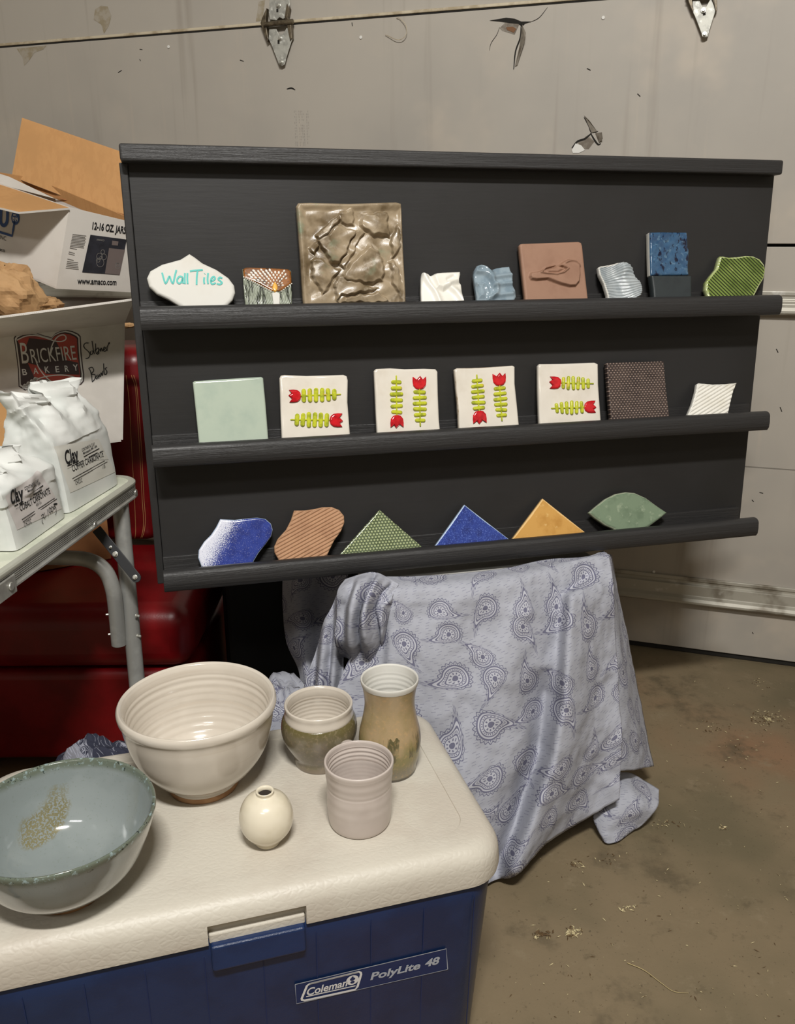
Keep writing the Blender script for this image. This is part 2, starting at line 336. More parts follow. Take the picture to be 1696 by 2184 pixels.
def stroke(b, pl, pts, w, off=.0008, mi=0, smooth=True, taper=False):
    L = np.array([pl.loc(*p) for p in pts])
    if smooth and len(L) > 2: L = crom(L, max(12, 6*len(L)))
    n = len(L); d = np.gradient(L, axis=0); d /= np.maximum(np.linalg.norm(d, axis=1, keepdims=True), 1e-9); q = np.stack([-d[:, 1], d[:, 0]], 1)
    ww = np.full(n, w/2)
    if taper: ww = ww*(.35+.65*np.sin(np.linspace(.25, math.pi-.25, n)))
    G = np.array([[pl.pt(*(L[i]+q[i]*ww[i]), off), pl.pt(*(L[i]-q[i]*ww[i]), off)] for i in range(n)]); b.grid(G, mi); return b

# ------------------------------------------------------------------ the room
D0 = A(1.1197, 2.1270, 0); dD = A(.9538, -.3004, 0); nD = A(-.3004, -.9538, 0)
door_pl = Plane(D0, dD, Z)
def dp(u, v, off=0): return W(u, v, D0+nD*off, nD)
R = lambda a, d, z=0: D0+dD*a+nD*d+Z*z
L_, R_, BK, CEIL = -3.0, 1.55, 4.5, 3.05
B().box(R(L_, -.3, -.1), dD*(R_-L_), nD*(BK+.3), Z*.1).go('floor', 'concrete', loc=(0, 1, 0))['kind'] = 'structure'
B().box(R(L_-.1, -.3, CEIL), dD*(R_-L_+.2), nD*(BK+.4), Z*.1).go('ceiling', 'wall_paint')['kind'] = 'structure'
B().box(R(L_-.1, -.3), dD*.1, nD*(BK+.4), Z*CEIL).go('wall_left', 'wall_paint')['kind'] = 'structure'
B().box(R(R_, -.3), dD*.1, nD*(BK+.4), Z*CEIL).go('wall_right', 'wall_paint')['kind'] = 'structure'
B().box(R(L_, BK), dD*(R_-L_), nD*.1, Z*CEIL).go('wall_back', 'wall_paint')['kind'] = 'structure'
B().box(R(L_, -.3, 2.27), dD*(R_-L_), nD*.28, Z*(CEIL-2.27)).go('wall_front', 'wall_paint')['kind'] = 'structure'

door = thing('door_1', R(-.8, 0, 0), 'taupe sectional garage door behind the black display shelf', 'garage door', kind='structure')
js = [.0, .5635, 1.1355, 1.7035, 2.27]
for i in range(4):
    g = .0035
    B().box(R(L_+.02, -.05, js[i]+(g if i else .018)), dD*(R_-L_-.04), nD*.05, Z*(js[i+1]-js[i]-2*g)).go('door_panel', 'door_paint', door, bevel=.002)
B().box(R(L_+.02, -.052, 0.002), dD*(R_-L_-.04), nD*.045, Z*.02).go('bottom_seal', 'dark_gap', door)
B().box(R(L_+.02, -.055, .5), dD*(R_-L_-.04), nD*.03, Z*1.3).go('joint_backing', 'dark_gap', door)
# raised seal along the upper joint
b = B(); b.box(R(L_+.02, -.001, 1.7035), dD*(R_-L_-.04), nD*.005, Z*.0075); b.go('joint_seal', 'cream_seal', door, bevel=.002)
B().box(R(L_+.02, -.001, 1.7), dD*(R_-L_-.04), nD*.0015, Z*.0035).go('seal_shadow_gap', 'dark_gap', door)
# two horizontal stiffening channels
for z0, z1 in ((.972, 1.022), (.166, .236)):
    prof = [(0, z1+.004), (.008, z1+.004), (.008, z1-.006), (.004, z1-.007), (.004, z1-.016), (.012, z1-.018), (.012, z0+.022), (.022, z0+.016), (.026, z0+.008), (.026, z0+.002), (.02, z0-.002), (0, z0-.004)]
    b = B(); b.prism([R(L_+.02, a, c) for a, c in prof], dD*(R_-L_-.04)); b.go('stiffening_channel', 'strut_metal', door, bevel=.0015)
def dpoly(b, pts, off, mi=0): return poly(b, door_pl, pts, off, mi)
def bolt(p, r, parent, name='bolt', n=nD):
    u = nrm(np.cross(n, Z)); w = np.cross(n, u); b = B()
    for rr, h0, h1, k in ((r*1.5, 0, .002, 20), (r, .002, .0075, 6)):
        b.prism([p+n*h0+rr*(math.cos(t)*u+math.sin(t)*w) for t in np.linspace(0, 2*math.pi, k, endpoint=False)], n*(h1-h0))
    return b.go(name, 'bolt_metal', parent, bevel=.0006)
def hinge(du, dv, full):
    h = thing('door_hinge', dp(597+du, 140+dv), 'x', 'hinge'); h.parent = door; h.location = WL[h]-WL[door]; del h['label']; del h['category']
    o = lambda q: (q[0]+du, q[1]+dv)
    b = B(); low = [(575, 63), (590, 62), (596, 74), (604, 74), (612, 60), (617, 60), (624, 84), (612, 122), (608, 138), (602, 141), (596, 138), (580, 96), (574, 84)]
    b.prism([dp(*o(q), .012) for q in low], nD*.003)
    if full:
        up = [(574, 26), (576, 0), (576, -14), (616, -14), (618, 0), (619, 10), (612, 38), (604, 41), (597, 37), (590, 44), (577, 42)]
        b.prism([dp(*o(q), .012) for q in up], nD*.003)
    b.go('hinge_leaf', 'galvanised', h, bevel=.001)
    b = B()
    for q in ([(574, 20), (565, 40), (561, 52), (568, 72), (576, 92), (577, 84), (572, 52)], [(617, 10), (622, 20), (618, 40), (626, 52), (627, 84), (624, 90), (618, 60), (612, 40)]):
        if not full: q = [(u, max(v, 50)) for u, v in q]
        b.prism([dp(*o(p), .004) for p in q], nD*.016)
    b.go('hinge_cheek', 'aged_steel', h, bevel=.001)
    c0, c1 = dp(*o((564, 53)), .02), dp(*o((625, 46)), .02)
    B().tube([c0, c1], .0065, 16).go('hinge_pin', 'aged_steel', h, smooth=False, auto=.6)
    for q in ((594.5, 12), (598, 82), (600.5, 133)):
        if q[1] > 20 or full: bolt(dp(*o(q), .0155), .0042, h)
    b = B(); 
    for q in ([(597, 22), (597, 29)], [(599.5, 88), (599.5, 96)]):
        if full or q[0][1] > 50: stroke(b, door_pl, [o(q[0]), o(q[1])], .006, .0156)
    b.go('hinge_slot', 'dark_gap', h)
hinge(0, 0, True); hinge(902.5, -60, False)
for i, q in enumerate(((360, 100), (770, 80), (1287, 38), (1395, 1219))):
    p = dp(*q, .0002); B().prism([p+.0042*(math.cos(t)*dD+math.sin(t)*Z) for t in np.linspace(0, 2*math.pi, 16, endpoint=False)], nD*.0025).go('screw_cap', 'sticker_white', door, bevel=.001)
# torn skin on the second panel from the top
b = B(); dpoly(b, [(1044, 44), (1062, 41), (1080, 38), (1098, 40), (1112, 46), (1134, 46), (1120, 51), (1114, 57), (1106, 51), (1092, 50), (1066, 46)], .0012)
stroke(b, door_pl, [(1066, 58), (1060, 74), (1048, 92), (1044, 108)], .0014, .001, taper=True); stroke(b, door_pl, [(1112, 50), (1110, 80), (1100, 110), (1096, 148)], .0038, .0012, taper=True); stroke(b, door_pl, [(1130, 48), (1150, 38), (1168, 16)], .0015, .001, taper=True)
b.go('tear_gap', 'dark_gap', door)
b = B(); b.add([dp(1114, 52, .001), dp(1122, 70, .014), dp(1120, 84, .018), dp(1104, 138, .004), dp(1098, 143, .001), dp(1108, 100, .001)], [(0, 1, 2, 5), (2, 3, 4, 5)]); dpoly(b, [(1066, 60), (1080, 46), (1108, 52), (1098, 74), (1072, 66)], .0006); b.go('torn_flap', 'torn_grey', door)
b = B(); dpoly(b, [(1080, 58), (1094, 57), (1102, 62), (1096, 70), (1082, 64)], .0015); b.go('bare_patch', 'torn_brown', door)
b = B(); stroke(b, door_pl, [(1220, 316), (1232, 302), (1248, 296), (1262, 284)], .005, .001, taper=True); stroke(b, door_pl, [(1260, 284), (1268, 298), (1276, 308), (1282, 306)], .0042, .001, taper=True); stroke(b, door_pl, [(1246, 250), (1256, 268), (1262, 282), (1276, 280)], .003, .001, taper=True); b.go('tear_gap', 'dark_gap', door)
b = B(); b.add([dp(1246, 246, .001), dp(1258, 258, .008), dp(1274, 280, .006), dp(1262, 283, .001), dp(1270, 284, .002), dp(1284, 282, .014), dp(1286, 296, .012), dp(1278, 304, .002)], [(0, 1, 2, 3), (4, 5, 6, 7)]); dpoly(b, [(1234, 304), (1254, 288), (1268, 302), (1256, 318), (1236, 318)], .0006); b.go('torn_flap', 'torn_grey', door)
b = B(); dpoly(b, [(1220, 320), (1228, 306), (1240, 310), (1248, 320), (1236, 326), (1222, 326)], .0016); b.go('loose_chip', 'sticker_white', door)
b = B()
for pts in ([(36, 104), (100, 97), (92, 106), (74, 112), (62, 130), (52, 140), (48, 122)], [(203, 20), (216, 12), (230, 14), (238, 34), (232, 56), (222, 72), (216, 52), (200, 42)], [(552, 4), (566, 0), (560, 44), (546, 46)]): dpoly(b, pts, .0006)
b.go('water_stain', 'stain_brown', door)
# faint printed slip, unreadable, and small scuffs
b = B()
for i in range(10):
    x = 628+i*3.2
    if i in (2, 7): continue
    for k in range(13):
        if rng.random() < .75: stroke(b, door_pl, [(x+k*.28, 236+k*6), (x+k*.28+.2, 236+k*6+rng.uniform(2, 4.6))], .0013, .0007, smooth=False)
b.go('faded_print', 'pale_ink', door)
b = B()
for q in ([(298, 105), (304, 106)], [(298, 126), (300, 130)], [(252, 155), (260, 150)], [(612, 190), (622, 188), (630, 192)], [(512, 128), (520, 131)], [(1252, 146), (1260, 150)], [(1360, 200), (1366, 206)], [(751, 48), (752, 56)], [(1656, 744), (1660, 752)], [(1664, 868), (1668, 878)], [(1620, 1050), (1628, 1052)], [(1604, 1066), (1608, 1070)], [(1605, 1348), (1607, 1352)]): stroke(b, door_pl, q, .004, .0007, taper=True)
b.go('scuff_mark', 'dark_gap', door)
b = B(); b.tube(crom([dp(822, 74, .004), dp(850, 85, .01), dp(866, 74, .012), dp(866, 54, .01), dp(854, 40, .006), dp(846, 38, .003)], 24), .0008, 6); b.go('loose_thread', 'cream_seal', door)

# ------------------------------------------------------------------ display shelf
s_ = A(.9684, .2492, 0); nh = A(.2492, -.9684, 0); LN = math.radians(2.6)
t_ = -nh*math.sin(LN)+Z*math.cos(LN); n_ = nh*math.cos(LN)+Z*math.sin(LN)
r_ = ray(1647, 500); P0 = C0+r_*(1.75/r_[1])
S = lambda a, b, c=0: P0+s_*a+t_*b+n_*c
shelf = thing('display_shelf', S(-.61, -.6, -.01), 'wide black painted display shelf with three ledges, leaning before the garage door', 'display shelf')
B().box(S(-1.206, -.605, -.018), s_*1.198, n_*.018, t_*.715).go('back_panel', 'black_paint', shelf, bevel=.001)
B().box(S(-1.219, -.605, -.02), s_*.0125, n_*.024, t_*.712).go('side_trim', 'black_paint', shelf, bevel=.0015)
B().box(S(-1.216, .1065, -.025), s_*1.2035, n_*.055, t_*.026).go('top_rail', 'black_wood', shelf, bevel=.004, seg=3)
LT_ = (-.115, -.340, -.561)
def ledge_profile(t0):
    base = [(0, t0-.030), (0, t0+.008), (.010, t0+.008), (.010, t0-.024), (.053, t0-.024), (.053, t0-.004)]
    lip = [(.053+.012*(1-math.cos(a)), t0-.004+.005*math.sin(a)) for a in np.linspace(.3, math.pi/2, 4)]
    lip += [(.065+.012*math.sin(a), t0-.008+.009*math.cos(a)) for a in np.linspace(.2, math.pi/2, 5)]
    lip += [(.078, t0-.02), (.077, t0-.030), (.073, t0-.036), (.06, t0-.037), (.05, t0-.030)]
    return base+lip
for t0 in LT_:
    b = B(); b.prism([S(-1.206, q, a) for a, q in ledge_profile(t0)], s_*1.186); b.go('ledge', 'black_wood', shelf, bevel=.0012, auto=.7)
for a in (-.66, -.30):
    b = B(); b.box(S(a, -.45, -.03), s_*.03, n_*.012, t_*.35); p, q = S(a+.015, -.12, -.035), S(a+.015, 0, -.33); q[2] = .011; b.tube([p, q], .012, 4); b.go('rear_leg', 'black_wood', shelf)

# tiles ------------------------------------------------------------------
def lean(bot, top, row, nb=.047, nt=.018):  # plane of a tile: foot in the groove, head on the panel
    pb = W(*bot, P0+n_*nb, n_); pb = pb; pt = W(*top, P0+n_*nt, n_)
    u = pt-pb; u = u-s_*np.dot(u, s_); return Plane(pb, s_, u)
def gauss(x, y, cx, cy, sx, sy=None): return np.exp(-((x-cx)/sx)**2-((y-cy)/(sy or sx))**2)
def sdpoly(X, Y, P):
    P = np.asarray(P, float); d = np.full(X.shape, 1e9); ins = np.zeros(X.shape, bool)
    for i in range(len(P)):
        a, b = P[i], P[(i+1) % len(P)]; ex, ey = b-a; wx, wy = X-a[0], Y-a[1]; h = np.clip((wx*ex+wy*ey)/(ex*ex+ey*ey), 0, 1)
        d = np.minimum(d, np.hypot(wx-ex*h, wy-ey*h)); c = (a[1] > Y) != (b[1] > Y); xs = a[0]+(Y-a[1])/(ey if abs(ey) > 1e-9 else 1e-9)*ex; ins ^= c & (X < xs)
    return np.where(ins, -d, d)
def sm(x, a, b): q = np.clip((x-a)/(b-a), 0, 1); return q*q*(3-2*q)
def slab(name, pl, out, mat, thick=.009, hf=None, rb=.0025, rings=46, n=300, parent=None, edge=None, edgew=.004, smooth_out=False, off=0):
    """solid tile: front relief, rounded rim, side and back; outline points are directions on the tile's own plane"""
    Lp = np.array([pl.loc(*q) for q in out]); 
    if smooth_out: Lp = crom(np.vstack([Lp, Lp[:1]]), len(Lp)*10)[:-1]
    O = resample(Lp, n); c = O.mean(0) if not len(out) == 3 else Lp.mean(0)
    q = 1-(1-np.linspace(0, 1, rings+1)[1:])**1.35; X = c[0]+q[:, None]*(O[:, 0]-c[0]); Y = c[1]+q[:, None]*(O[:, 1]-c[1])
    dist = (1-q)[:, None]*np.linalg.norm(O-c, axis=1)[None]*.8; k = np.clip(1-dist/rb, 0, 1); rim = -rb*(1-np.sqrt(np.clip(1-k*k, 0, 1)))
    # directions of the grid, for reliefs drawn from the photograph
    def px(X, Y):
        P = pl.o+X[..., None]*pl.ex+Y[..., None]*pl.ey-C0; d = P[..., 1]*cp-P[..., 2]*sp; return CX+F*P[..., 0]/d, CY-F*(P[..., 1]*sp+P[..., 2]*cp)/d
    Hh = rim.copy(); hc = 0.
    if hf is not None:
        U, Vv = px(X, Y); Hh = Hh+hf(X, Y, U, Vv)*np.clip(dist/.003, 0, 1)**.5; u0, v0 = px(A(c[0]), A(c[1])); hc = float(hf(A(c[0]), A(c[1]), u0, v0)[0])
    V = [pl.pt(c[0], c[1], hc+off)]; uv = [c]
    for i in range(rings):
        for j in range(n): V.append(pl.pt(X[i, j], Y[i, j], Hh[i, j]+off)); uv.append((X[i, j], Y[i, j]))
    Fc = [(0, 1+j, 1+(j+1) % n) for j in range(n)]; fm = [0]*n; e0 = edge is not None
    for i in range(rings-1):
        for j in range(n): Fc.append((1+i*n+j, 1+(i+1)*n+j, 1+(i+1)*n+(j+1) % n, 1+i*n+(j+1) % n)); fm.append(1 if e0 and dist[i, j] < edgew else 0)
    k0 = 1+(rings-1)*n
    for dz in (-thick+.001, -thick):
        sc = 1 if dz > -thick else .985
        for j in range(n): a = c+(O[j]-c)*sc; V.append(pl.pt(*a, dz+off)); uv.append(a)
    for r0 in (k0, k0+n):
        for j in range(n): Fc.append((r0+j, r0+n+j, r0+n+(j+1) % n, r0+(j+1) % n)); fm.append(1 if e0 else 0)
    Fc.append(tuple(k0+2*n+j for j in range(n))); fm.append(1 if e0 else 0)
    return obj(name, V, Fc, mat, parent, None if parent else pl.pt(c[0], Lp[:, 1].min(), 0), np.array([list(a) for a in uv]), True, [mat, edge] if e0 else None, fm if e0 else None)
def cut(q, d=18): # the foot of a tile goes on below the lip's top edge, into the groove
    return [(u+d*.02, v+d) for u, v in q]

G1, G2, G3 = 'ceramic wall tiles on the top ledge', 'ceramic wall tiles on the middle ledge', 'ceramic wall tiles on the bottom ledge'
# 1 sign tile
pl = lean((437, 652), (404, 540), 0); wt = thing('wall_tile', pl.o, 'white ogee-shaped tile with Wall Tiles written in teal', 'tile', G1)
wtb = slab('tile_body', pl, [(404, 540), (385, 552), (345, 563), (320, 577), (313, 592), (318, 610), (335, 626), (360, 638), (376, 648), (388, 655), (400, 672), (470, 672), (482, 654), (496, 640), (502, 624), (500, 608), (488, 592), (462, 574), (432, 560), (415, 547)], 'white_glaze', .009, rb=.005, parent=wt, n=320)
k = lambda pts: [(240+x/2.57, 290+y/2.57) for x, y in pts]
b = B()
for s in ([(272, 750), (280, 780), (290, 808), (300, 795), (312, 770), (322, 795), (332, 808), (340, 775), (350, 735)], [(384, 775), (370, 770), (357, 782), (355, 800), (366, 809), (378, 800), (385, 778), (385, 800), (389, 810)], [(397, 752), (396, 780), (397, 812)], [(411, 752), (410, 780), (412, 812)], [(424, 742), (450, 738), (495, 735)], [(466, 740), (462, 775), (461, 816)], [(503, 775), (501, 795), (504, 812)], [(505, 757), (507, 755)], [(524, 752), (521, 785), (524, 812)], [(538, 798), (552, 792), (562, 782), (556, 772), (543, 780), (539, 798), (546, 812), (566, 806)], [(602, 780), (588, 776), (580, 786), (592, 796), (600, 806), (588, 814), (572, 810)]):
    stroke(b, pl, k(s), .0028, .0009)
b.go('lettering', 'teal_ink', wtb)
# 2 candle tile
pl = lean((572, 652), (568, 571), 0); ct = thing('wall_tile', pl.o, 'small tile with a candle, orange flame and white dots on amber and mossy streaked glaze', 'tile', G1)
slab('tile_body', pl, [(517, 573), (522, 570), (570, 571), (618, 574), (622, 578), (623, 620), (624, 672), (526, 672), (521, 630)], 'streaked_moss', .010, hf=lambda X, Y, U, V: .0006*np.sin(U*.9+np.sin(V*.2)*2), rb=.003, parent=ct)
def flat(name, pl, out, mat, parent, h=.002, rb=.0018, n=120, rings=12, so=False): return slab(name, pl, out, mat, h+.001, None, rb, rings, n, parent, smooth_out=so, off=h)
flat('amber_field', pl, [(518, 575), (524, 571), (570, 572), (616, 575), (621, 580), (622, 604), (606, 616), (596, 622), (582, 622), (550, 605), (520, 592)], 'amber_brown', ct, .0022)
b = B(); cu, cv = 587, 612
for ring in range(1, 9):
    for i in range(2+ring*3):
        a = math.radians(-178+i*(176/(1+ring*3))); u, v = cu+math.cos(a)*ring*7.6*1.05, cv+math.sin(a)*ring*5.6-2
        if not (523 < u < 612 and v > 575) or sdpoly(A(u), A(v), [(520, 573), (616, 576), (620, 604), (596, 620), (582, 620), (520, 590)])[0] > -2: continue
        if u > 604 and v > 596: continue
        p = pl.loc(u, v); rr = (.0013+.0001*ring)*rng.uniform(.8, 1.1); d = nrm(A(math.cos(a), -math.sin(a))); e = A(-d[1], d[0])
        for q, hgt in ((1, .0022), (.6, .0032)): pass
        ring_ = [[pl.pt(*(p+(d*math.cos(t)*1.5+e*math.sin(t))*rr*kk), hh) for t in np.linspace(0, 2*math.pi, 8, endpoint=False)] for kk, hh in ((1, .0022), (.8, .0031), (.35, .0036))]
        b.grid(np.array(ring_), closed=True); b.add(ring_[-1], [tuple(range(8))])
for (u0, v0, u1, v1, nn) in ((520, 592, 578, 622, 15), (600, 622, 622, 606, 6)):
    for i in range(nn):
        f = i/(nn-1); p = pl.loc(u0+(u1-u0)*f, v0+(v1-v0)*f); ring_ = [[pl.pt(*(p+A(math.cos(t), math.sin(t))*.0013*kk), hh) for t in np.linspace(0, 2*math.pi, 8, endpoint=False)] for kk, hh in ((1, .001), (.8, .0028), (.3, .0033))]; b.grid(np.array(ring_), closed=True); b.add(ring_[-1], [tuple(range(8))])
b.go('raised_dots', 'dot_white', ct, smooth=True)
flat('candle', pl, [(580, 626), (590, 623), (597, 627), (597, 672), (585, 672)], 'white_glaze', ct, .003, .002)
flat('flame', pl, [(586, 602), (591, 610), (592, 618), (587, 624), (581, 618), (582, 609)], 'flame_yellow', ct, .0045, .0025, so=True)
# 3 big bronze relief
pl = lean((750, 650), (745, 432), 0, .044, .022)
c8 = lambda pts: [(620+x/6.523, 420+y/6.525) for x, y in pts]
FE = [(c8([(370, 620), (640, 400), (900, 470), (900, 500), (690, 930), (580, 930), (430, 740)]), .0085, 4), (c8([(900, 470), (1020, 500), (740, 1010), (680, 960)]), .004, 3),
      (c8([(960, 420), (990, 240), (1340, 220), (1380, 560), (1130, 540)]), .0055, 5), (c8([(330, 560), (650, 260), (700, 330), (380, 620)]), .005, 3), (c8([(740, 1010), (1110, 640), (1300, 900), (1290, 1180), (1060, 1220), (690, 1160)]), .0055, 6),
      (c8([(290, 880), (420, 860), (680, 1030), (440, 1370), (280, 1100)]), .0045, 5), (c8([(590, 1260), (660, 1110), (1060, 1230), (1220, 1280), (1000, 1340), (700, 1380), (660, 1480)]), .005, 4), (c8([(700, 1480), (760, 1390), (1200, 1330), (1380, 1440), (1340, 1490)]), .006, 4),
      (c8([(1390, 560), (1500, 380), (1540, 700), (1400, 850)]), .005, 3), (c8([(1370, 900), (1430, 860), (1560, 1200), (1560, 1440), (1420, 1250)]), .0045, 4), (c8([(240, 700), (380, 640), (400, 700), (310, 820)]), .005, 3), (c8([(650, 250), (860, 150), (890, 400), (700, 380)]), .004, 4)]
def hb(X, Y, U, V):
    h = np.zeros_like(X); sx = U+1.6*np.sin(V*.16)+1.1*np.sin(V*.37+U*.11); sy = V+1.6*np.sin(U*.14+1)+1.0*np.sin(U*.33)
    for P, a, w in FE: h = np.maximum(h, a*sm(-sdpoly(sx, sy, P), -w*.35, w)) if a < .006 else h+a*sm(-sdpoly(sx, sy, P), -w*.3, w)*.8
    h = h+.0012*np.sin(U*.05+V*.083)*np.cos(V*.055-U*.03)+.0006*np.sin(U*.12+np.sin(V*.1)*2.)
    h = h*1.75; fr = np.minimum.reduce([U-(637+(V-440)*.07), (860+(V-440)*.012)-U, V-437]); return h*sm(fr, 2, 16)+.0040*sm(-fr, -14, -1)
big = slab('wall_tile', pl, [(632, 440), (636, 433), (660, 432), (745, 434), (845, 431), (856, 434), (857, 446), (861, 540), (866, 632), (866, 668), (650, 670), (646, 640), (640, 540)], 'bronze_glaze', .014, hb, .004, 120, 460)
meta(big, 'largest tile, square, bronze and green glaze with rocky folded relief', 'tile', G1)
# 4 small white relief
pl = lean((944, 645), (945, 580), 0)
rc = lambda pts: [(860+x/4.24, 420+y/4.24) for x, y in pts]
def tube_h(U, V, pts, w, a):
    d = np.full(U.shape, 1e9); P = crom(rc(pts), 24)
    for i in range(23):
        p, q = P[i], P[i+1]; e = q-p; h = np.clip(((U-p[0])*e[0]+(V-p[1])*e[1])/(e@e), 0, 1); d = np.minimum(d, np.hypot(U-p[0]-e[0]*h, V-p[1]-e[1]*h))
    return a*np.exp(-(d/w)**2)
def hw(X, Y, U, V): return .0075*sm(-sdpoly(U, V, rc([(255, 720), (300, 690), (520, 680), (515, 780), (430, 800), (360, 850), (300, 830)])), -4, 7)+tube_h(U, V, [(180, 690), (230, 780), (290, 860), (330, 950)], 6, .006)+tube_h(U, V, [(420, 810), (480, 860), (540, 940)], 7, .006)-tube_h(U, V, [(400, 760), (440, 740)], 4, .004)
meta(slab('wall_tile', pl, rc([(170, 688), (215, 688), (245, 714), (290, 690), (350, 682), (440, 680), (515, 680), (520, 700), (508, 750), (512, 775), (528, 790), (535, 850), (558, 955), (560, 1040), (172, 1040), (163, 860), (164, 730)]), 'bisque_white', .012, hw, .0035, 70, 320), 'small plain white tile with soft folded relief, next to the big bronze tile', 'tile', G1)
# 5 blue grey relief
pl = lean((1058, 640), (1055, 566), 0)
def hg(X, Y, U, V):
    h = tube_h(U, V, [(650, 680), (740, 690), (810, 760), (850, 850), (800, 910)], 5, .007)+tube_h(U, V, [(665, 790), (730, 800), (765, 860), (770, 930)], 4, .005)+.006*sm(-sdpoly(U, V, rc([(670, 800), (720, 800), (755, 860), (750, 920), (680, 920)])), -4, 8)
    h += tube_h(U, V, [(660, 640), (720, 620), (800, 700)], 6, .006)
    for y in (715, 790, 885): h += tube_h(U, V, [(820, y+15), (900, y), (985, y-10)], 5, .005)
    return h
meta(slab('wall_tile', pl, rc([(645, 660), (665, 622), (700, 613), (740, 622), (775, 648), (800, 655), (850, 638), (900, 630), (965, 626), (975, 660), (995, 700), (998, 800), (1020, 840), (1026, 900), (1005, 940), (1005, 1040), (672, 1040), (668, 900), (650, 780), (640, 700)]), 'blue_grey_glaze', .012, hg, .004, 80, 360), 'small glossy blue-grey tile with curled ridges, left of the terracotta tile', 'tile', G1)
# 6 terracotta
pl = lean((1188, 640), (1178, 516), 0)
GO = rc([(1135, 720), (1150, 685), (1200, 680), (1250, 668), (1400, 620), (1440, 590), (1490, 565), (1560, 572), (1595, 610), (1600, 700), (1590, 770), (1555, 812), (1500, 815), (1420, 795), (1300, 750), (1200, 758), (1150, 750)])
EY = rc([(1235, 690), (1290, 640), (1370, 620), (1440, 630), (1480, 655), (1440, 690), (1380, 705), (1290, 700)])
def ht(X, Y, U, V):
    h = .0072*sm(-sdpoly(U, V, GO), -1.5, 4)+.0026*np.exp(-(sdpoly(U, V, EY)/1.8)**2)-.004*sm(-sdpoly(U, V, EY), 0, 3)+.003*sm(-sdpoly(U, V, rc([(1290, 655), (1400, 640), (1450, 655), (1390, 690), (1300, 690)])), -1, 4)
    return h+tube_h(U, V, [(1460, 600), (1500, 585), (1550, 590), (1595, 625)], 2, .0025)
meta(slab('wall_tile', pl, rc([(1055, 440), (1062, 425), (1080, 420), (1300, 412), (1590, 402), (1615, 412), (1625, 440), (1650, 680), (1678, 930), (1682, 1030), (1112, 1030), (1105, 900), (1075, 620)]), 'terracotta', .013, ht, .004, 90, 380), 'unglazed terracotta square tile with a raised gourd-like shape', 'tile', G1)
# 7 grey wave
c3 = lambda pts: [(1240+x/3.719, 440+y/3.718) for x, y in pts]
pl = lean((1332, 637), (1322, 560), 0)
def hv(X, Y, U, V): w = U*.9+V*1.5; return .006*np.sin((U-V*.4)*.075)+.006*gauss(U, V, 1330, 575, 14)+.0009*np.sin((V*1.1+U*.25+7*np.sin(U*.055+V*.04))*1.12)
meta(slab('wall_tile', pl, c3([(140, 480), (165, 468), (230, 460), (290, 446), (330, 443), (370, 460), (400, 490), (415, 540), (440, 575), (475, 600), (488, 640), (488, 680), (470, 720), (440, 735), (440, 800), (222, 800), (212, 700), (185, 610), (150, 540)]), 'pale_grey_glaze', .012, hv, .004, 90, 360, edge='white_glaze', edgew=.002), 'small grey wavy tile with fine combed ridges', 'tile', G1)
# 8 blue over charcoal
pl = lean((1431, 633), (1426, 494), 0); bt = thing('wall_tile', pl.o, 'tall narrow tile, glossy mottled blue above and matt charcoal below', 'tile', G1)
slab('glazed_top', pl, c3([(548, 205), (640, 202), (840, 205), (846, 240), (848, 320), (858, 350), (856, 420), (850, 470), (856, 545), (555, 548), (550, 380)]), 'blue_tile_glaze', .016, lambda X, Y, U, V: .0007*np.sin(U*.25+1)*np.sin(V*.21), .0035, 40, 260, bt, edge='white_glaze', edgew=.0001)
slab('matt_base', pl, c3([(556, 550), (874, 552), (874, 640), (876, 790), (580, 790), (570, 660)]), 'matt_charcoal', .016, None, .003, 20, 220, bt, edge='matt_charcoal', edgew=.0001, off=.0015)
# 9 green ribbed ogee
pl = lean((1560, 632), (1560, 545), 0)
meta(slab('wall_tile', pl, c3([(1103, 395), (1125, 395), (1170, 404), (1240, 400), (1310, 390), (1370, 395), (1420, 420), (1455, 465), (1462, 510), (1450, 570), (1415, 630), (1385, 690), (1370, 720), (1330, 800), (1050, 800), (1010, 720), (988, 660), (992, 600), (1030, 545), (1075, 490)]), 'green_rib_glaze', .012, lambda X, Y, U, V: .0009*np.abs(np.sin((X*.72+Y*.7)*math.pi/.0058+math.pi/2)), .003, 100, 420, edge='pale_green_edge', edgew=.0032), 'olive green ogee-shaped tile with diagonal ribs, at the right end of the top ledge', 'tile', G1)

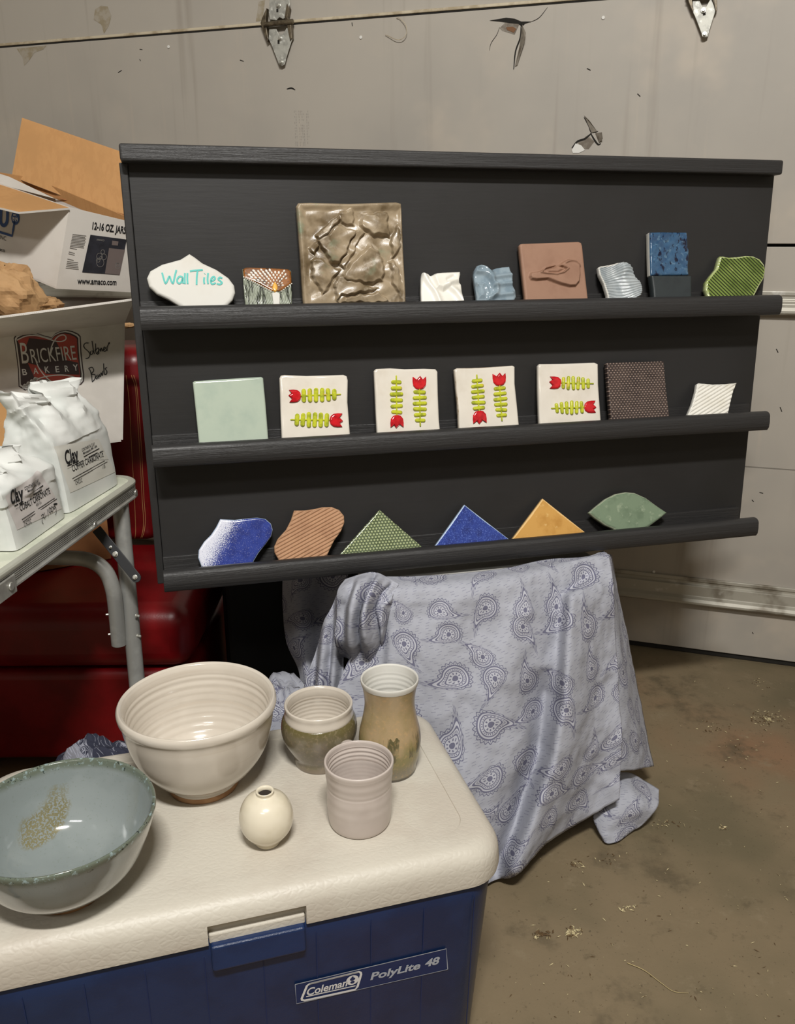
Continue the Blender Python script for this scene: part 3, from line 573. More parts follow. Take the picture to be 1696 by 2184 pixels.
# row 2
pl = lean((500, 943), (492, 806), 1)
meta(slab('wall_tile', pl, [(411, 815), (415, 812), (490, 807), (558, 803), (562, 806), (567, 860), (573, 936), (574, 958), (426, 962), (420, 900)], 'sage_glaze', .012, None, .004, 30, 300, edge='sage_glaze'), 'plain pale sage green square tile at the left end of the middle ledge', 'tile', G2)
c4 = lambda pts: [(300+x/3.392, 740+y/3.392) for x, y in pts]
c5 = lambda pts: [(760+x/3.855, 740+y/3.855) for x, y in pts]
c6 = lambda pts: [(1120+x/3.141, 740+y/3.141) for x, y in pts]
def tulip(parent, pl, head, tail, hw_, leaves, lw, n_leaf, flip=1):
    """flower head centre, stem tail end (directions); head half width in px"""
    h0, t0 = np.array(head, float), np.array(tail, float); ax = nrm(h0-t0); pr = A(-ax[1], ax[0])
    P = lambda a, c: tuple(h0+ax*a*hw_+pr*c*hw_)
    out = [P(-.95, 0), P(-.8, .55), P(-.35, .92), P(.25, 1.0), P(.95, .98), P(.5, .5), P(1.05, .12), P(.5, -.42), P(.95, -.98), P(.25, -1.0), P(-.35, -.92), P(-.8, -.55)]
    slab('tulip_flower', pl, out, 'tulip_red', .002, None, .0030, 12, 120, parent, off=.0036)
    b = B(); s0 = h0-ax*hw_*.9
    def pill(p, q, w, hh):
        a, c = pl.loc(*p), pl.loc(*q); e = nrm(c-a); g = A(-e[1], e[0]); rows = []
        for kk, z_ in ((1, .0), (.95, hh*.5), (.75, hh*.85), (.35, hh)):
            r = w*kk; rows.append([pl.pt(*(c+r*(math.cos(t)*e+math.sin(t)*g)), z_) for t in np.linspace(-math.pi/2, math.pi/2, 7)]+[pl.pt(*(a+r*(math.cos(t)*e+math.sin(t)*g)), z_) for t in np.linspace(math.pi/2, 1.5*math.pi, 7)])
        b.grid(np.array(rows), closed=True); b.add(rows[-1], [tuple(range(14))])
    pill(s0, t0, .0014, .0026)
    L = np.linalg.norm(s0-t0)
    for i in range(n_leaf):
        f = (i+.55)/(n_leaf+.5); w = leaves*(1-.45*max(0, f-.55)/.45)*(.85 if i == 0 else 1)*rng.uniform(.92, 1.06); p = s0+(t0-s0)*f; j = rng.uniform(-.7, .7)
        pill(p+pr*w+ax*(.6+j), p-pr*w+ax*(.6-j), lw*1.15, .0036)
    b.go('tulip_stem', 'stem_green', parent, smooth=True)
def tulip_tile(pl, out, mat, label, T, edge='cream_tile_glaze'):
    o = thing('tulip_tile', pl.o, label, 'tile', G2)
    slab('tile_body', pl, out, mat, .012, lambda X, Y, U, V: .0007*np.sin(U*.09+1)*np.sin(V*.08), .004, 34, 300, o, edge=edge, edgew=.0016)
    for t in T: tulip(o, pl, *t)
pl = lean((673, 932), (670, 799), 1)
tulip_tile(pl, c4([(1006, 225), (1015, 205), (1040, 200), (1200, 207), (1350, 203), (1470, 199), (1495, 210), (1502, 240), (1500, 400), (1518, 630), (1520, 700), (1024, 725), (1015, 500)]), 'cream_tile_glaze', 'cream tile with two sideways red tulips, next to the plain sage tile', [(c4([(1117, 355)])[0], c4([(1445, 343)])[0], 13.5, 11, .0036, 6), (c4([(1412, 530)])[0], c4([(1088, 527)])[0], 14.5, 12, .0036, 6)])
pl = lean((871, 920), (866, 785), 1)
tulip_tile(pl, c5([(148, 195), (165, 178), (280, 172), (400, 180), (560, 176), (655, 180), (672, 200), (676, 400), (685, 600), (692, 675), (695, 740), (175, 770), (162, 500)]), 'cream_tile_glaze', 'white-edged tile with two upright red tulips, middle tile of the ledge', [(c5([(333, 610)])[0], c5([(328, 240)])[0], 14.0, 10, .0031, 6), (c5([(518, 298)])[0], c5([(526, 650)])[0], 14.5, 11, .0031, 6)])
pl = lean((1043, 910), (1036, 782), 1)
tulip_tile(pl, c5([(808, 185), (830, 172), (950, 170), (1100, 163), (1290, 150), (1307, 160), (1308, 300), (1325, 460), (1342, 638), (1346, 700), (850, 728), (835, 460)]), 'cream_tile_glaze', 'cream tile with brown-edged rim and two upright red tulips', [(c5([(1012, 575)])[0], c5([(990, 232)])[0], 14.5, 11, .0030, 6), (c5([(1174, 270)])[0], c5([(1197, 606)])[0], 14.0, 11, .0030, 6)], edge='edge_brown_glaze')
pl = lean((1217, 896), (1212, 775), 1)
tulip_tile(pl, c6([(90, 125), (100, 112), (250, 110), (470, 103), (492, 112), (495, 250), (512, 488), (514, 550), (102, 570), (92, 300)]), 'cream_tile_glaze', 'white tile with two sideways red tulips, next to the dark studded tile', [(c6([(203, 240)])[0], c6([(455, 246)])[0], 13.0, 11, .0030, 6), (c6([(432, 402)])[0], c6([(178, 412)])[0], 13.0, 11, .0030, 6)])
pl = lean((1362, 892), (1355, 771), 1)
meta(slab('wall_tile', pl, c6([(548, 112), (552, 106), (740, 100), (926, 95), (932, 102), (945, 260), (968, 460), (972, 530), (585, 560), (565, 330)]), 'dark_stud', .013, None, .002, 60, 320), 'dark brown square tile with rows of raised studs', 'tile', G2)
pl = lean((1512, 885), (1519, 816), 1)
meta(slab('wall_tile', pl, c6([(1157, 245), (1166, 241), (1260, 249), (1340, 247), (1421, 239), (1400, 290), (1385, 350), (1365, 442), (1350, 520), (1065, 540), (1092, 458), (1125, 380), (1148, 300)]), 'bisque_white', .011, lambda X, Y, U, V: .0011*np.sin((V*1.0+U*.62)*.78), .003, 70, 320), 'small white curved-sided tile with diagonal ribs, at the right end of the middle ledge', 'tile', G2)

# row 3
c7 = lambda pts: [(300+x/2.735, 1040+y/2.735) for x, y in pts]
c9 = lambda pts: [(900+x/2.292, 1020+y/2.292) for x, y in pts]
pl = lean((485, 1208), (500, 1107), 2)
meta(slab('wall_tile', pl, c7([(464, 183), (480, 184), (550, 187), (610, 180), (680, 174), (730, 182), (762, 210), (772, 245), (762, 285), (730, 330), (690, 380), (660, 430), (640, 490), (375, 510), (350, 450), (335, 410), (338, 365), (370, 315), (410, 275), (440, 230)]), 'speckled_blue', .011, None, .004, 40, 360, edge='pale_blue_edge', edgew=.0012), 'blue ogee-shaped tile with white frosted speckle', 'tile', G3)
pl = lean((655, 1190), (660, 1088), 2)
meta(slab('wall_tile', pl, c7([(896, 133), (960, 132), (1010, 125), (1060, 114), (1115, 112), (1160, 130), (1188, 165), (1190, 205), (1170, 255), (1130, 310), (1105, 360), (1088, 400), (1060, 460), (830, 490), (805, 420), (782, 380), (780, 345), (800, 300), (850, 245), (878, 190)]), 'tan_clay', .011, lambda X, Y, U, V: .0011*np.sin((V*1.0+U*.55)*.78), .003, 90, 400), 'unglazed tan ogee-shaped tile with diagonal ribs', 'tile', G3)
pl = lean((815, 1172), (810, 1087), 2)
meta(slab('wall_tile', pl, [(810, 1087), (901, 1166), (925, 1184), (700, 1204), (727, 1180)], 'dotted_green', .011, None, .0025, 60, 330), 'green triangular tile with rows of pale raised dots', 'tile', G3)
pl = lean((1005, 1156), (991, 1077), 2)
meta(slab('wall_tile', pl, [(991, 1076), (1084, 1148), (1104, 1162), (908, 1182), (929, 1163)], 'cobalt_mottled', .011, None, .0025, 50, 330, edge='pale_blue_edge', edgew=.0022), 'cobalt blue triangular tile with pale edges', 'tile', G3)
pl = lean((1173, 1140), (1158, 1063), 2)
meta(slab('wall_tile', pl, [(1158, 1063), (1250, 1136), (1270, 1150), (1072, 1170), (1095, 1147)], 'honey_glaze', .011, None, .0025, 50, 330, edge='honey_edge', edgew=.0032), 'honey yellow triangular tile', 'tile', G3)
pl = lean((1340, 1126), (1338, 1050), 2)
meta(slab('wall_tile', pl, c9([(818, 168), (850, 140), (900, 100), (950, 75), (1000, 66), (1045, 70), (1100, 95), (1150, 132), (1203, 168), (1170, 195), (1120, 232), (1095, 248), (1070, 275), (980, 285), (940, 248), (900, 230), (850, 195)]), 'leaf_green_glaze', .011, None, .006, 40, 320, edge='leaf_edge', edgew=.0025), 'green pointed oval tile at the right end of the bottom ledge', 'tile', G3)

# ------------------------------------------------------------------ cooler
c1 = A(.9596, .2814, 0); c2 = A(-.2814, .9596, 0); ZB, ZT = .333, .392
fp = WZ(500, 2012, ZB); CR = fp+c1*.366
CW, CDp = .700, .383
K = lambda a, d, z: CR+c1*(a-CW)+c2*d+Z*(z-CR[2])      # a from left, d from front
def rrect(w, d, r, a0=0, d0=0, n=10):
    P = []
    for cx, cy, t in ((w-r, r, -90), (w-r, d-r, 0), (r, d-r, 90), (r, r, 180)):
        for q in np.linspace(t, t+90, n): P.append((a0+cx+r*math.cos(math.radians(q)), d0+cy+r*math.sin(math.radians(q))))
    return P
cooler = thing('cooler', K(CW/2, CDp/2, 0), 'blue cooler with a cream lid carrying the pots', 'cooler')
def rings(name, spec, mat, parent, top=True, bottom=True, auto=.6):
    b = B(); G = np.array([[K(a, d, z) for a, d in rrect(CW-2*i, CDp-2*i, r, i, i)] for i, r, z in spec]); b.grid(G, closed=True); n = G.shape[1]; k = len(G)
    if bottom: b.f.append(tuple(range(n))); b.m.append(0)
    if top: b.f.append(tuple(range((k-1)*n, k*n))); b.m.append(0)
    return b.go(name, mat, parent, auto=auto)
body = rings('body', [(.03, .05, 0), (.026, .055, .01), (.010, .055, ZB-.03), (.007, .055, ZB-.008), (.010, .053, ZB+.001), (.03, .05, ZB+.004)], 'cooler_blue', cooler)
lid_spec = [(.006, .055, ZB), (.001, .055, ZB+.004), (0, .055, ZB+.012), (.001, .055, ZT-.030)]+[(.001+.022*(1-math.cos(a)), .055, ZT-.030+.028*math.sin(a)) for a in np.linspace(.25, math.pi/2, 7)]+[(.045, .035, ZT-.0002), (.0462, .034, ZT-.0004), (.0468, .034, ZT-.0018), (.055, .028, ZT-.0018)]
lid = rings('lid', lid_spec, 'cooler_lid_plastic', cooler)
# notch in the lid front for the latch, cut out of the lid, with its ledge behind
n0 = np.dot(W(445, 2015, K(0, 0, .35), c2)-K(0, 0, 0), c1); n1 = np.dot(W(655, 1965, K(0, 0, .35), c2)-K(0, 0, 0), c1)
cb = B(); cb.box(K(n0, -.02, ZB-.02), c1*(n1-n0), c2*.035, Z*.052); cut_o = cb.go('notch_cutter', 'cooler_lid_plastic', cooler)
bm_ = lid.modifiers.new('notch', 'BOOLEAN'); bm_.operation = 'DIFFERENCE'; bm_.object = cut_o; bm_.solver = 'EXACT'
dg = bpy.context.evaluated_depsgraph_get(); new = bpy.data.meshes.new_from_object(lid.evaluated_get(dg)); lid.modifiers.clear(); lid.data = new; bpy.data.objects.remove(cut_o)
B().box(K(n0+.001, .008, ZB-.001), c1*(n1-n0-.002), c2*.02, Z*.014).go('latch_ledge', 'cooler_lid_plastic', cooler, bevel=.002)
# raised finger panel below the notch
b = B(); b.box(K(n0+.002, -.0005, ZB-.038), c1*(n1-n0-.004), c2*.02, Z*.039); b.go('latch_panel', 'cooler_blue', cooler, bevel=.004, seg=3)
def front_pl(): 
    o = K(0, .0095, ZB-.03); o2 = K(0, .028, 0); return Plane(o-0*c2, c1, o-o2)
fpl = front_pl(); b = B()
for u0, v0, u1, v1 in ((46, 2125, 52, 2184), (178, 2096, 190, 2184), (309, 2072, 322, 2184), (437, 2060, 446, 2184), (562, 2040, 567, 2184), (675, 1990, 682, 2184), (792, 1962, 793, 2184), (905, 1940, 904, 2184), (1012, 1915, 1008, 2184)):
    a = fpl.loc(u0, v0)[0]; p, q = fpl.pt(a, .012, .0002), fpl.pt(a, -.31, .0002); b.box(p-c1*.0006, c1*.0012, fpl.n*.0006, q-p)
b.go('seam_lines', 'decal_navy', cooler)
plate = B(); poly(plate, fpl, [(629, 2097), (951, 2021), (954, 2065), (632, 2138)], .0016); pt_ = plate.go('name_plate', 'decal_navy', cooler)
b = B(); stroke(b, fpl, [(629, 2097), (951, 2021), (954, 2065)], .0012, .0020, smooth=False); stroke(b, fpl, [(954, 2065), (632, 2138), (629, 2097)], .0008, .0020, smooth=False); b.go('plate_edge', 'decal_grey', pt_)
ct_ = lambda x, y: (420+x/2.494, 1850+y/2.494)
b = B(); text(b, fpl, 'Coleman', ct_(584, 674), ct_(800, 622), 21, .0022, .022, .22); 
def cstroke(pts, w): stroke(b, fpl, [ct_(*q) for q in pts], w, .0022, smooth=False)
cstroke([(598, 612), (860, 548), (870, 552), (872, 562), (852, 628), (840, 642), (572, 700), (558, 698), (556, 690), (584, 622), (598, 612), (860, 548)], .0032)
cstroke([(580, 680), (842, 622)], .0018)
o_ = fpl.loc(*ct_(826, 592)); b.add([fpl.pt(*(o_+.0085*A(math.cos(t), math.sin(t))), .0022) for t in np.linspace(0, 2*math.pi, 28, endpoint=False)], [tuple(range(28))])
b.go('logo_lettering', 'decal_silver', pt_)
b = B()
for dx, dy, r in ((0, .002, .0036), (0, -.0035, .003), (0, .0056, .0014)): b.add([fpl.pt(*(o_+A(dx, dy)+r*A(math.cos(t), .8*math.sin(t))), .0024) for t in np.linspace(0, 2*math.pi, 18, endpoint=False)], [tuple(range(18))])
b.go('logo_emblem', 'decal_navy', pt_)
b = B(); text(b, fpl, 'PolyLite', ct_(920, 592), ct_(1186, 530), 20, .0022, .03, .18); text(b, fpl, '48', ct_(1210, 522), ct_(1288, 504), 20, .0022, .035, .18); b.go('model_lettering', 'decal_grey', pt_)

# ------------------------------------------------------------------ pots on the lid
TOP = ZT-.0018
def lathe(name, x, y, prof, mat, parent=None, seg=128, mats=None, mfun=None, wob=0, label=None, cat=None, z0=TOP):
    prof = np.array(prof, float); b = B(); th = np.linspace(0, 2*math.pi, seg, endpoint=False)
    G = np.array([[(x+r*(1+wob*math.sin(3*t+z*20)+wob*.6*math.sin(2*t+1))*math.cos(t), y+r*(1+wob*math.sin(3*t+z*20)+wob*.6*math.sin(2*t+1))*math.sin(t), z0+z+wob*.3*r*math.sin(2*t)*(z > .03)) for t in th] for r, z in prof])
    b.grid(G, closed=True); n = seg
    if mats: b.m = [mfun(i//n, prof) for i in range(len(b.f))]
    if prof[0, 0] < .002: b.f.append(tuple(range(n))); b.m.append(b.m[0])
    if prof[-1, 0] < .002: b.f.append(tuple(range((len(prof)-1)*n, len(prof)*n))); b.m.append(b.m[-1])
    return b.go(name, mat, parent, loc=(x, y, z0), mats=mats, smooth=True)
def sp_(pts, n): return crom(np.array(pts, float), n)
def ripple(P, a, k, lo, hi):
    P = P.copy()
    for i in range(len(P)):
        if lo < P[i, 1] < hi: P[i, 0] += a*math.sin(P[i, 1]*k+.7*math.sin(P[i, 1]*90))
    return P
# white bowl
x, y = -.2838, 1.0562
wb = thing('bowl', (x, y, TOP), 'large off-white thrown bowl with a bare clay foot', 'bowl')
out = sp_([(.0505, .009), (.0500, .014), (.0535, .018), (.072, .032), (.092, .062), (.1025, .098), (.1065, .122), (.1100, .130), (.1105, .137), (.1075, .142), (.1035, .140)], 70); inn = sp_([(.1035, .140), (.1005, .132), (.0975, .112), (.0885, .072), (.0700, .040), (.045, .024), (.02, .019), (.0008, .018)], 90)
lathe('bowl_body', x, y, np.vstack([[(.001, .010)], out, ripple(inn, .0007, 620, .025, .125)[1:]]), 'stoneware_white', wb, wob=.004)
lathe('foot_ring', x, y, [(.04, .0), (.0495, 0), (.0505, .002), (.0500, .0095), (.0485, .011), (.001, .011)], 'raw_foot', wb)
# grey bowl
x, y = -.4029, .8440
gb = thing('bowl', (x, y, TOP), 'wide blue-grey glazed bowl with a dark speckled rim', 'bowl')
out = sp_([(.0440, .008), (.0460, .012), (.066, .024), (.086, .044), (.1005, .075), (.1085, .098), (.1115, .108), (.1105, .1125), (.1075, .1115)], 60); inn = sp_([(.1075, .1115), (.1045, .102), (.0955, .072), (.0790, .040), (.055, .024), (.025, .0165), (.0008, .0155)], 60)
lathe('bowl_body', x, y, np.vstack([[(.001, .009)], out, inn[1:]]), 'celadon_grey', gb, wob=.003)
lathe('foot_ring', x, y, [(.03, .0), (.0425, 0), (.0435, .002), (.0435, .0085), (.042, .010), (.001, .010)], 'raw_foot', gb)
# jar
x, y = -.1185, 1.1145
jar = thing('jar', (x, y, TOP), 'round-bellied olive jar with a white collar', 'jar')
out = sp_([(.036, 0), (.0385, .001), (.0392, .006), (.0395, .014), (.046, .026), (.0545, .044), (.0572, .058), (.0560, .071), (.0525, .0785), (.0505, .0795)], 50)
lathe('jar_body', x, y, np.vstack([[(.001, 0)], out, [(.0492, .0785)]]), 'olive_glaze', jar, wob=.003)
col_ = sp_([(.0512, .0775), (.0520, .082), (.0508, .090), (.0512, .096), (.0508, .0995), (.0485, .100), (.0462, .097)], 30); inn = sp_([(.0462, .097), (.0455, .088), (.0475, .072), (.0475, .05), (.042, .028), (.03, .016), (.0008, .013)], 70)
lathe('jar_collar', x, y, np.vstack([col_, ripple(inn, .0005, 900, .02, .085)[1:]]), 'stoneware_white', jar, wob=.003)
# vase
x, y = -.0117, 1.0958
va = thing('vase', (x, y, TOP), 'tall waisted tan vase with green streaks and a white mouth', 'vase')
out = sp_([(.037, 0), (.0395, .001), (.0398, .006), (.0405, .012), (.0438, .026), (.0462, .046), (.0452, .064), (.0405, .086), (.0372, .106), (.0372, .122), (.0395, .138), (.0415, .146)], 60)
lathe('vase_body', x, y, np.vstack([[(.001, 0)], out, [(.0402, .1462)]]), 'ash_glaze', va, wob=.004)
mo = sp_([(.0411, .1435), (.0420, .147), (.0424, .1505), (.0415, .1525), (.0395, .151)], 16); inn = sp_([(.0395, .151), (.0375, .140), (.0345, .118), (.036, .098), (.0405, .070), (.042, .045), (.038, .018), (.0008, .012)], 80)
lathe('vase_mouth', x, y, np.vstack([mo, ripple(inn, .0004, 800, .03, .14)[1:]]), 'white_glaze', va, wob=.004)
# mug
x, y = -.0518, .9722
mg = thing('mug', (x, y, TOP), 'pale pinkish-grey mug with its handle turned away', 'mug')
out = sp_([(.037, 0), (.0395, .0012), (.0418, .006), (.0432, .02), (.0440, .04), (.0440, .058), (.0432, .063), (.0440, .068), (.0450, .08), (.0458, .088), (.0466, .094), (.0462, .0972), (.0440, .0975), (.0428, .095)], 80); inn = sp_([(.0428, .095), (.0420, .086), (.0408, .07), (.0400, .03), (.038, .012), (.03, .007), (.0008, .006)], 90)
lathe('mug_body', x, y, np.vstack([[(.001, 0)], ripple(out, .00025, 420, .03, .09), ripple(inn, .0006, 950, .012, .09)[1:]]), 'mug_glaze', mg, wob=.003)
hd = nrm(A(-.30, .95, 0)); b = B(); pts = crom([A(x, y, TOP)+hd*d+Z*h for d, h in ((.0445, .079), (.055, .086), (.068, .080), (.073, .062), (.068, .042), (.056, .028), (.0440, .022))], 30)
G = []; sd = np.cross(hd, Z)
for i, p in enumerate(pts):
    d = nrm(pts[min(i+1, 29)]-pts[max(i-1, 0)]); nn = np.cross(sd, d); G.append([p+sd*.0085*math.cos(t)+nn*.0042*math.sin(t) for t in np.linspace(0, 2*math.pi, 14, endpoint=False)])
b.grid(np.array(G), closed=True); b.go('handle', 'mug_glaze', mg, smooth=True)
# bud vase
x, y = -.1721, .9299
bv = thing('bud_vase', (x, y, TOP), 'small round ivory bud vase with a tiny neck', 'vase')
out = sp_([(.0145, 0), (.0165, .001), (.0180, .005), (.0240, .012), (.0320, .024), (.0352, .038), (.0335, .052), (.0265, .065), (.0160, .0725), (.0112, .0745), (.0112, .0770), (.0118, .0790), (.0108, .0800), (.0090, .0790)], 70)
lathe('vase_body', x, y, np.vstack([[(.001, 0)], out]+[[(.0086, .074), (.012, .068), (.001, .060)]]), 'bud_glaze', bv, wob=.002)
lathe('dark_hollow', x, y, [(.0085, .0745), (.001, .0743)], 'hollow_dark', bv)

# ------------------------------------------------------------------ paisley sheet over a tote
def q3(p): return WY(p[0], p[1], p[2]) if p[2] > .7 else WZ(p[0], p[1], p[2])   # third value: distance, or a height when below 0.7
sheet = B(); suv = []
def patch(rows, nr, nc, fold=None, uv0=(0, 0), mirror=False):
    P = np.array([[q3(p) for p in r] for r in rows]); G = crom(P, nr); G = crom(G.transpose(1, 0, 2), nc).transpose(1, 0, 2)
    du = np.r_[0, np.cumsum(np.linalg.norm(np.diff(G[nr//2], axis=0), axis=1))]; dv = np.r_[0, np.cumsum(np.linalg.norm(np.diff(G[:, nc//2], axis=0), axis=1))]
    UV = np.stack(np.meshgrid(du+uv0[0], uv0[1]-dv), -1)
    if fold is not None:
        Dp = G-C0; d = Dp[..., 1]*cp-Dp[..., 2]*sp; U = CX+F*Dp[..., 0]/d; V = CY-F*(Dp[..., 1]*sp+Dp[..., 2]*cp)/d
        dir_ = -nrm(A(.12, 1, -.45)); G = G+fold(U, V)[..., None]*dir_
    wr = np.array([[fbm(p*9)*.009+ridged(p*15, 3)*.0032 for p in r] for r in G]); G = G+wr[..., None]*A(.1, -.9, .3)
    sheet.grid(G); suv.extend(UV.reshape(-1, 2).tolist())
def crease(U, V, pts, wl, wr, a):        # pleat: rises slowly on one side of a line, drops on the other
    P = np.array(pts, float); u0 = np.interp(V, P[:, 1], P[:, 0]); d = U-u0; f = np.clip((V-P[0, 1])/60, 0, 1)*np.clip((P[-1, 1]-V)/40+.2, 0, 1)
    return a*f*np.where(d < 0, np.exp(-(d/wl)**2), np.exp(-(d/wr)**2))
def ff(U, V):
    h = crease(U, V, [(1290, 1215), (1215, 1270), (1205, 1400), (1200, 1500), (1180, 1600), (1140, 1720), (1075, 1870)], 12, 80, .055)
    h += crease(U, V, [(1130, 1250), (1060, 1450), (1000, 1620), (985, 1760)], 36, 60, .020)
    h += crease(U, V, [(950, 1270), (930, 1500), (980, 1700)], 40, 50, .014)
    h += crease(U, V, [(1300, 1230), (1312, 1420), (1328, 1640)], 40, 10, .012)
    h -= crease(U, V, [(1165, 1420), (1150, 1600), (1100, 1760), (1050, 1890)], 30, 18, .040)
    h += crease(U, V, [(840, 1290), (835, 1420), (850, 1600)], 12, 50, .016)
    return h
yt = lambda v, z=.556: (z-H)/ray(848, v)[2]*ray(848, v)[1]
cols_top = [(800, 1262), (880, 1262), (980, 1256), (1080, 1244), (1170, 1226), (1245, 1203), (1299, 1193)]
T = [(u, v, .556) for u, v in cols_top]; yT = [WZ(*p)[1] for p in T]
hem = [(640, 1850, .02), (800, 1862, .02), (960, 1882, .02), (1062, 1880, .02), (1150, 1796, .05), (1240, 1748, .06), (1318, 1702, .10)]; yB = [WZ(*p)[1] for p in hem]
mids = [[(785, 1330), (880, 1345), (985, 1345), (1088, 1335), (1185, 1315), (1258, 1290), (1304, 1280)], [(725, 1450), (880, 1480), (1000, 1490), (1100, 1485), (1205, 1465), (1275, 1440), (1312, 1420)], [(670, 1620), (850, 1660), (990, 1680), (1090, 1660), (1190, 1630), (1265, 1600), (1322, 1570)]]
rows = [[(u, v-32 if u < 1240 else v-14, .560) for u, v in cols_top[:-1]]+[(1287, 1176, .558)], T]+[[(u, v, yT[i]+(yB[i]-yT[i])*f) for i, (u, v) in enumerate(r)] for r, f in zip(mids, (.12, .38, .72))]+[hem]
patch(rows, 110, 150, ff, (0, .8))
# right side, behind the corner
rows = [[(1284, 1182, .552), (1298, 1182, 1.585), (1304, 1186, 1.66)], [(1294, 1282, yT[6]-.005), (1312, 1285, 1.57), (1322, 1290, 1.66)], [(1300, 1420, yT[6]-.05), (1330, 1425, 1.535), (1350, 1425, 1.64)], [(1306, 1560, yT[6]-.09), (1348, 1560, 1.50), (1374, 1550, 1.60)], [(1310, 1643, yT[6]-.10), (1358, 1641, 1.49), (1392, 1633, 1.58)]]
patch(rows, 70, 30, None, (.62, .8))
# corner lying on the floor
rows = [[(1312, 1648, 1.50), (1345, 1650, 1.52), (1372, 1664, 1.53), (1405, 1684, 1.50)], [(1290, 1690, 1.46), (1330, 1690, .085), (1362, 1704, .075), (1398, 1722, .05)], [(1266, 1738, .045), (1290, 1768, .03), (1330, 1760, .03), (1372, 1758, .02)], [(1280, 1778, .012), (1292, 1796, .006), (1318, 1790, .006), (1346, 1772, .008)]]
patch(rows, 40, 40, None, (.4, .3))
# bunched knot at the upper left
def lobe(U, V):
    h = .050*np.exp(-((U-776)/46)**2-((V-1320)/80)**2)
    for pts, w, a in (([(800, 1222), (778, 1290), (770, 1330), (768, 1380)], 7, -.026), ([(830, 1245), (806, 1275), (800, 1300), (812, 1340)], 6, -.024), ([(760, 1235), (742, 1290), (736, 1350)], 9, -.012), ([(815, 1225), (790, 1262), (786, 1310), (790, 1375)], 9, .016), ([(770, 1235), (757, 1300), (752, 1385)], 9, .012), ([(850, 1262), (822, 1292), (818, 1350)], 8, .018)):
        P = np.array(pts, float); h = h+a*np.exp(-((U-np.interp(V, P[:, 1], P[:, 0]))/w)**2)*np.clip((V-P[0, 1])/20+.3, 0, 1)
    return h-.03*np.exp(-((V-1405)/22)**2)
rows = [[(738, 1236, .57), (770, 1226, .578), (800, 1221, .582), (826, 1232, .575), (850, 1246, .566)], [(722, 1262, 1.375), (752, 1252, 1.37), (790, 1246, 1.37), (820, 1252, 1.38), (842, 1262, 1.385)], [(722, 1310, 1.37), (750, 1310, 1.36), (785, 1310, 1.36), (815, 1310, 1.37), (830, 1310, 1.38)], [(716, 1360, 1.36), (745, 1368, 1.35), (780, 1372, 1.35), (808, 1368, 1.36), (824, 1350, 1.38)], [(722, 1398, 1.38), (748, 1408, 1.36), (780, 1414, 1.36), (800, 1404, 1.37), (818, 1384, 1.39)], [(730, 1400, 1.42), (750, 1405, 1.41), (780, 1408, 1.41), (796, 1400, 1.42), (812, 1382, 1.42)]]
patch(rows, 90, 90, lobe, (.1, .75))
# flank falling to the left of the knot
rows = [[(726, 1250, 1.40), (738, 1244, 1.40), (750, 1240, 1.41)], [(704, 1300, 1.42), (716, 1300, 1.40), (736, 1300, 1.40)], [(678, 1370, 1.43), (700, 1372, 1.40), (730, 1372, 1.40)], [(655, 1450, 1.43), (690, 1456, 1.39), (735, 1460, 1.40)], [(635, 1560, 1.42), (690, 1580, 1.37), (750, 1590, 1.39)]]
patch(rows, 60, 40, lambda U, V: .010*np.sin((U-690)*.22+(V-1300)*.02), (.3, .6))
# part hanging deep in the shade under the shelf
rows = [[(604, 1205, 1.75), (640, 1205, 1.72), (690, 1205, 1.75), (745, 1205, 1.72)], [(604, 1290, 1.74), (640, 1290, 1.71), (690, 1290, 1.74), (735, 1290, 1.71)], [(612, 1370, 1.72), (645, 1375, 1.69), (685, 1375, 1.72), (720, 1370, 1.69)], [(640, 1440, 1.68), (660, 1450, 1.65), (685, 1455, 1.67), (712, 1450, 1.64)], [(640, 1560, 1.60), (668, 1565, 1.57), (690, 1565, 1.58), (720, 1560, 1.56)]]
patch(rows, 50, 50, None, (.5, .2))
# heap on the floor
def heap(c, r, n=46, amp=.3):
    G = []
    for th in np.linspace(0, math.pi/2*1.02, n//2):
        G.append([])
        for ph in np.linspace(0, 2*math.pi, n):
            d = A(math.sin(th)*math.cos(ph), math.sin(th)*math.sin(ph), math.cos(th)); k = 1+amp*(ridged(d*1.7+c*3, 3)*.5); G[-1].append(A(c[0], c[1], 0)+d*A(*r)*k)
            G[-1][-1][2] = max(G[-1][-1][2], .004)
    return np.array(G)
G = heap(WY(602, 1500, 1.55), (.105, .13, .235)); sheet.grid(G); suv.extend([((p[0]+p[2])*1., (p[1]-p[2])*1.) for p in G.reshape(-1, 3)])
so = obj('patterned_sheet', sheet.v, sheet.f, 'paisley_cloth', None, WZ(1100, 1600, 0), np.array(suv), True); meta(so, 'pale lilac-grey paisley cotton sheet draped over a tote below the black shelf', 'sheet')
m_ = so.modifiers.new('solid', 'SOLIDIFY'); m_.thickness = .0015; m_.offset = 1
G = heap(WY(215, 1640, 1.24), (.13, .10, .30), 70, .22); b = B(); b.grid(G)
meta(obj('crumpled_cloth', b.v, b.f, 'paisley_navy', None, None, np.array([(p[0]+p[2], p[1]-p[2]) for p in b.v]), True), 'dark navy paisley cloth crumpled behind the cooler', 'cloth')
